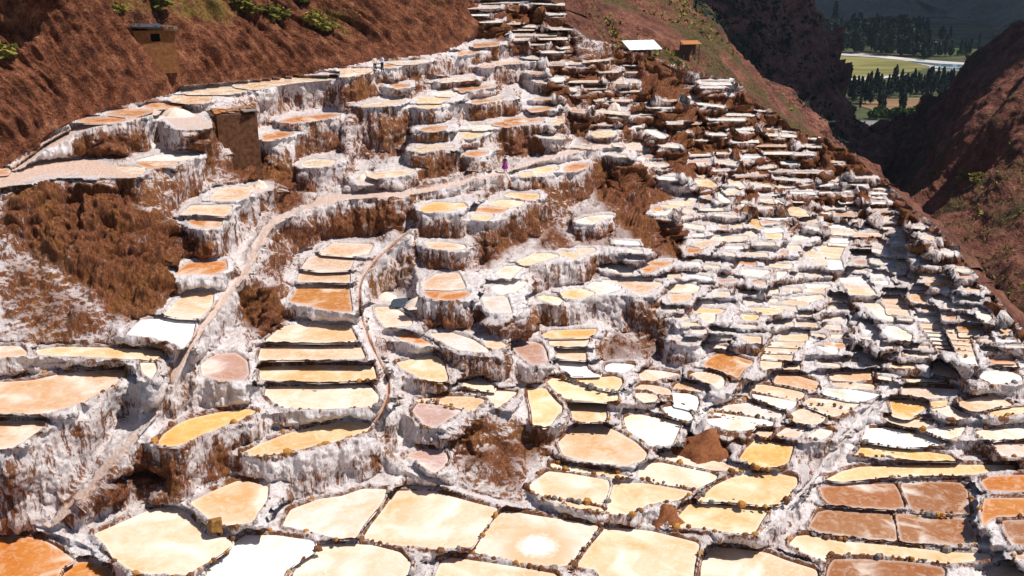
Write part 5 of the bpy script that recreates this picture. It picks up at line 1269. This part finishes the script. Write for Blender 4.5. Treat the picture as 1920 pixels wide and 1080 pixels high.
def person(loc, rz, shirt, trousers, label, skirt=None, hat=None, arm=0.0, hair=(.02, .013, .01), name='person', hgt=1.68):
    mk = lambda n_, c_: simple('%s_%s' % (n_, label[:14]), c_, .8, .12, 20)
    J = {'pel': (0, 0, .95, .135), 'wai': (0, 0, 1.10, .120), 'che': (0, 0, 1.32, .140), 'nek': (0, 0, 1.46, .055), 'hd0': (0, -.01, 1.55, .075), 'hd1': (0, -.015, 1.64, .088), 'hd2': (0, 0, 1.70, .06)}
    ch = [('pel', 'wai'), ('wai', 'che'), ('che', 'nek'), ('nek', 'hd0'), ('hd0', 'hd1'), ('hd1', 'hd2')]
    for s, n_ in ((-1, 'l'), (1, 'r')):
        J[n_ + 'sh'] = (s * .17, 0, 1.38, .07); J[n_ + 'el'] = (s * (.23 + arm * .1), .03 - arm * .1, 1.12, .048); J[n_ + 'wr'] = (s * (.22 - arm * .06), -.06 - arm * .2, .90 + arm * .25, .034); J[n_ + 'ha'] = (s * (.21 - arm * .1), -.09 - arm * .25, .80 + arm * .32, .04)
        J[n_ + 'hp'] = (s * .09, 0, .90, .10); J[n_ + 'kn'] = (s * .10, -.02, .50, .065); J[n_ + 'an'] = (s * .11, .02 * s, .09, .042); J[n_ + 'to'] = (s * .13, -.14 + .02 * s, .04, .04)
        ch += [('che', n_ + 'sh'), (n_ + 'sh', n_ + 'el'), (n_ + 'el', n_ + 'wr'), (n_ + 'wr', n_ + 'ha'), ('pel', n_ + 'hp'), (n_ + 'hp', n_ + 'kn'), (n_ + 'kn', n_ + 'an'), (n_ + 'an', n_ + 'to')]
    ks = list(J); me = bpy.data.meshes.new('body'); me.from_pydata([J[k][:3] for k in ks], [(ks.index(a), ks.index(b_)) for a, b_ in ch], []); me.update()
    ob = link(bpy.data.objects.new('body', me)); ob.modifiers.new('skin', 'SKIN'); ob.modifiers.new('sub', 'SUBSURF').levels = 1
    for k, sv in zip(ks, me.skin_vertices[0].data): sv.radius = (J[k][3], J[k][3]); sv.use_root = (k == 'pel')
    dg = bpy.context.evaluated_depsgraph_get(); dg.update(); bm_ = bpy.data.meshes.new_from_object(ob.evaluated_get(dg)); bpy.data.objects.remove(ob)
    for m_ in (mk('skin', (.30, .16, .10)), mk('shirt', shirt), mk('trousers', trousers), mk('shoes', (.03, .025, .02))): bm_.materials.append(m_)
    for f in bm_.polygons:
        c = f.center; f.use_smooth = True
        f.material_index = 3 if c.z < .10 else 2 if c.z < 1.0 and abs(c.x) < .19 else 0 if c.z > 1.47 or (abs(c.x) > .17 and c.z < .95) else 1
    e = empty(name, loc, rz); e.scale = (hgt / 1.76,) * 3; b_ = link(bpy.data.objects.new('body', bm_)); b_.parent = e
    hb = MB()
    for k in range(5):
        for i in range(8): pass
    V, F = [], []
    for k in range(5):
        for i in range(10):
            t = 2 * math.pi * i / 10; a = math.pi * .5 * k / 4; V.append((.098 * math.cos(a) * math.cos(t), .012 + .105 * math.cos(a) * math.sin(t), 1.655 + .105 * math.sin(a) - (.10 if k == 0 and math.sin(t) > -.3 else 0)))
    for k in range(4):
        for i in range(10): F.append((k * 10 + i, k * 10 + (i + 1) % 10, k * 10 + 10 + (i + 1) % 10, k * 10 + 10 + i))
    MB().add(V, F).build('hair', mk('hair', hair), e, True)
    def cone(nm, rings, mat):
        V, F = [], []
        for z, r in rings:
            for i in range(14): t = 2 * math.pi * i / 14; q = r * (1 + .06 * math.sin(t * 5)); V.append((q * math.cos(t), q * math.sin(t), z))
        for k in range(len(rings) - 1):
            for i in range(14): F.append((k * 14 + i, k * 14 + (i + 1) % 14, k * 14 + 14 + (i + 1) % 14, k * 14 + 14 + i))
        MB().add(V, F).build(nm, mat, e, True)
    if skirt: cone('skirt', ((.42, .34), (.62, .31), (.85, .24), (1.06, .15)), mk('skirt', skirt))
    if hat: cone('hat', ((1.66, .22), (1.675, .12), (1.74, .10), (1.77, .05)), mk('hat', hat))
    tag(e, label, 'person', 'people on the paths')
pa = foot(704, 137); pb = foot(715, 136)
person(pa + Vector((0, -.2, .04)), .5, (.62, .52, .46), (.02, .02, .025), 'person in pale top and black trousers, left of the pair on the upper ledge', arm=.6, hgt=1.75)
person(pb + Vector((.15, -.2, .04)), -.7, (.66, .62, .68), (.02, .025, .05), 'person in white top and navy trousers, right of the pair on the upper ledge', arm=.8, hgt=1.82)
person(foot(947, 323) + Vector((0, -.1, .03)), .2, (.10, .03, .05), (.05, .02, .04), 'person in magenta skirt and dark top walking the middle path', skirt=(.22, .02, .17), hat=(.10, .05, .03), hgt=1.62)
# shrubs on the hillside
SH = [crown_mesh('foliage', 1.4, 1.1, 260, 'ball', .22, M[m_], 40 + k) for k, m_ in enumerate(('leaf_y', 'leaf_y', 'leaf_y'))]
def shrub(pos, s, label, group=None):
    e = empty('shrub', pos); e.scale = (s * RNG.uniform(.9, 1.5), s, s * RNG.uniform(.6, 1.0)); o = link(bpy.data.objects.new('foliage', RNG.choice(SH))); o.parent = e
    MB().tube((0, 0, -.3), (0, 0, .7), .05, .02, 5).tube((0, 0, .3), (.3, .1, .9), .03, .01, 4).build('stem', M['trunk'], e); tag(e, label, 'shrub', group)
for i, (u, v, s, lab) in enumerate(((292, 22, 1.6, 'yellow green shrub above the hillside hut'), (272, 8, 1.3, 'shrub at the top edge above the hillside hut'), (452, 22, 1.4, 'shrub right of the hillside hut near the top edge'), (512, 44, 1.6, 'bright shrub in the middle of the red hillside'),
                                    (470, 30, 1.0, 'small shrub left of the bright hillside shrub'), (590, 52, 1.2, 'dry shrub right of the bright hillside shrub'), (570, 8, 1.0, 'small shrub on the hillside top edge above the dry one'), (612, 62, .9, 'small dry shrub up the hill from the pair of people'), (6, 118, 1.3, 'shrub at the left edge of the hillside'), (215, 30, 1.0, 'small shrub left of the hillside hut'))):
    shrub(foot(u, v) + Vector((0, 0, .1)), s, lab)
for u, v, s, lab in ((1770, 352, 2.0, 'olive green shrub furthest left on the far ravine side'), (1818, 347, 2.6, 'bright green shrub high on the far ravine side'), (1845, 356, 2.2, 'dark green shrub right of the bright one on the far ravine side'), (1850, 364, 1.8, 'low shrub under the dark green one on the far ravine side')):
    shrub(on_sheet('ravine_far_side', u, v), s, lab)
# low scrub: uncountable
def scrub(name, sh, n_, size, mat, seed, dens):
    g = np.random.default_rng(seed); u, v, Xs, m = SHEETS[sh]; js, is_ = np.nonzero(m); pk = g.integers(0, len(js), n_); P = Xs[js[pk], is_[pk]]
    ok = fbm(P * .03, 3, seed) > dens; P = P[ok]; V, F = [], []
    for c in P:
        s = size * g.uniform(.5, 1.4)
        for k in range(7):
            q = c + g.normal(size=3) * s * .7 + np.array([0, 0, s * .4]); a = g.normal(size=3) * s * .5; b_ = g.normal(size=3) * s * .4; i0 = len(V); V += [q + a, q + b_, q - a, q - b_]; F.append((i0, i0 + 1, i0 + 2, i0 + 3))
    me = mesh_np(name, np.array(V), np.array(F), smooth_shade=False); me.materials.append(mat); tag(link(bpy.data.objects.new(name, me)), 'low dry scrub covering the ' + sh.replace('_', ' '), 'scrub', kind='stuff')
scrub('scrub', 'ravine_slope', 2600, .4, M['leaf_y'], 3, -.1); scrub('scrub', 'ravine_far_side', 1500, .32, M['leaf_y'], 4, -.05); scrub('scrub', 'ravine_cliff', 1500, .8, M['leaf_d'], 5, -.1)
# clouds high outside the picture; added to cast shade on the ravine and the far mountain
def cloud(cx, cy, rx, ry, z, seed, label):
    n_, k_ = 40, 20; V, F = [], []
    for a in range(k_ + 1):
        for b_ in range(n_):
            t = 2 * math.pi * b_ / n_; f = math.pi * a / k_; V.append((math.sin(f) * math.cos(t), math.sin(f) * math.sin(t), math.cos(f)))
    V = np.array(V); nz = fbm(V * 2.2, 4, seed); V = V * (1 + .32 * nz)[:, None] * np.array([rx, ry, 45.0]) + np.array([cx, cy, z])
    F = [(a * n_ + b_, (a + 1) * n_ + b_, (a + 1) * n_ + (b_ + 1) % n_, a * n_ + (b_ + 1) % n_) for a in range(k_) for b_ in range(n_)]
    me = mesh_np('cloud', V, np.array(F)); me.materials.append(M['cloud']); tag(link(bpy.data.objects.new('cloud', me)), label, 'cloud')
M['cloud'] = simple('cloud_white', (.85, .86, .88), 1.0, .03, .01)
hz_ = 560.0 / math.tan(SUN_EL); ox_, oy_ = math.sin(SUN_AZ) * hz_, math.cos(SUN_AZ) * hz_
cloud(112 + ox_, 395 + oy_, 78, 92, 500, 3, 'small white cloud out of view, added to shade the ravine'); cloud(520 + ox_ * 1.0, 1330 + oy_, 420, 330, 460, 8, 'broad white cloud out of view, added to shade the far mountain')

# ------------------------------------------------------------------ the air between the slope and the far valley
hb = MB().box((400, 1040, -110), (2760, 2180, 262)).build('haze', M['cloud']); hm_ = bpy.data.materials.new('haze_air'); hm_.use_nodes = True; nt_ = hm_.node_tree
for n_ in list(nt_.nodes):
    if n_.type == 'BSDF_PRINCIPLED': nt_.nodes.remove(n_)
pv = nt_.nodes.new('ShaderNodeVolumePrincipled'); pv.inputs['Color'].default_value = (.72, .84, 1.0, 1); pv.inputs['Density'].default_value = 0.00004; pv.inputs['Anisotropy'].default_value = 0.1
nt_.links.new(pv.outputs[0], nt_.nodes['Material Output'].inputs['Volume']); hb.data.materials.clear(); hb.data.materials.append(hm_)
tag(hb, 'thin bluish air over the whole valley', 'haze', kind='stuff')
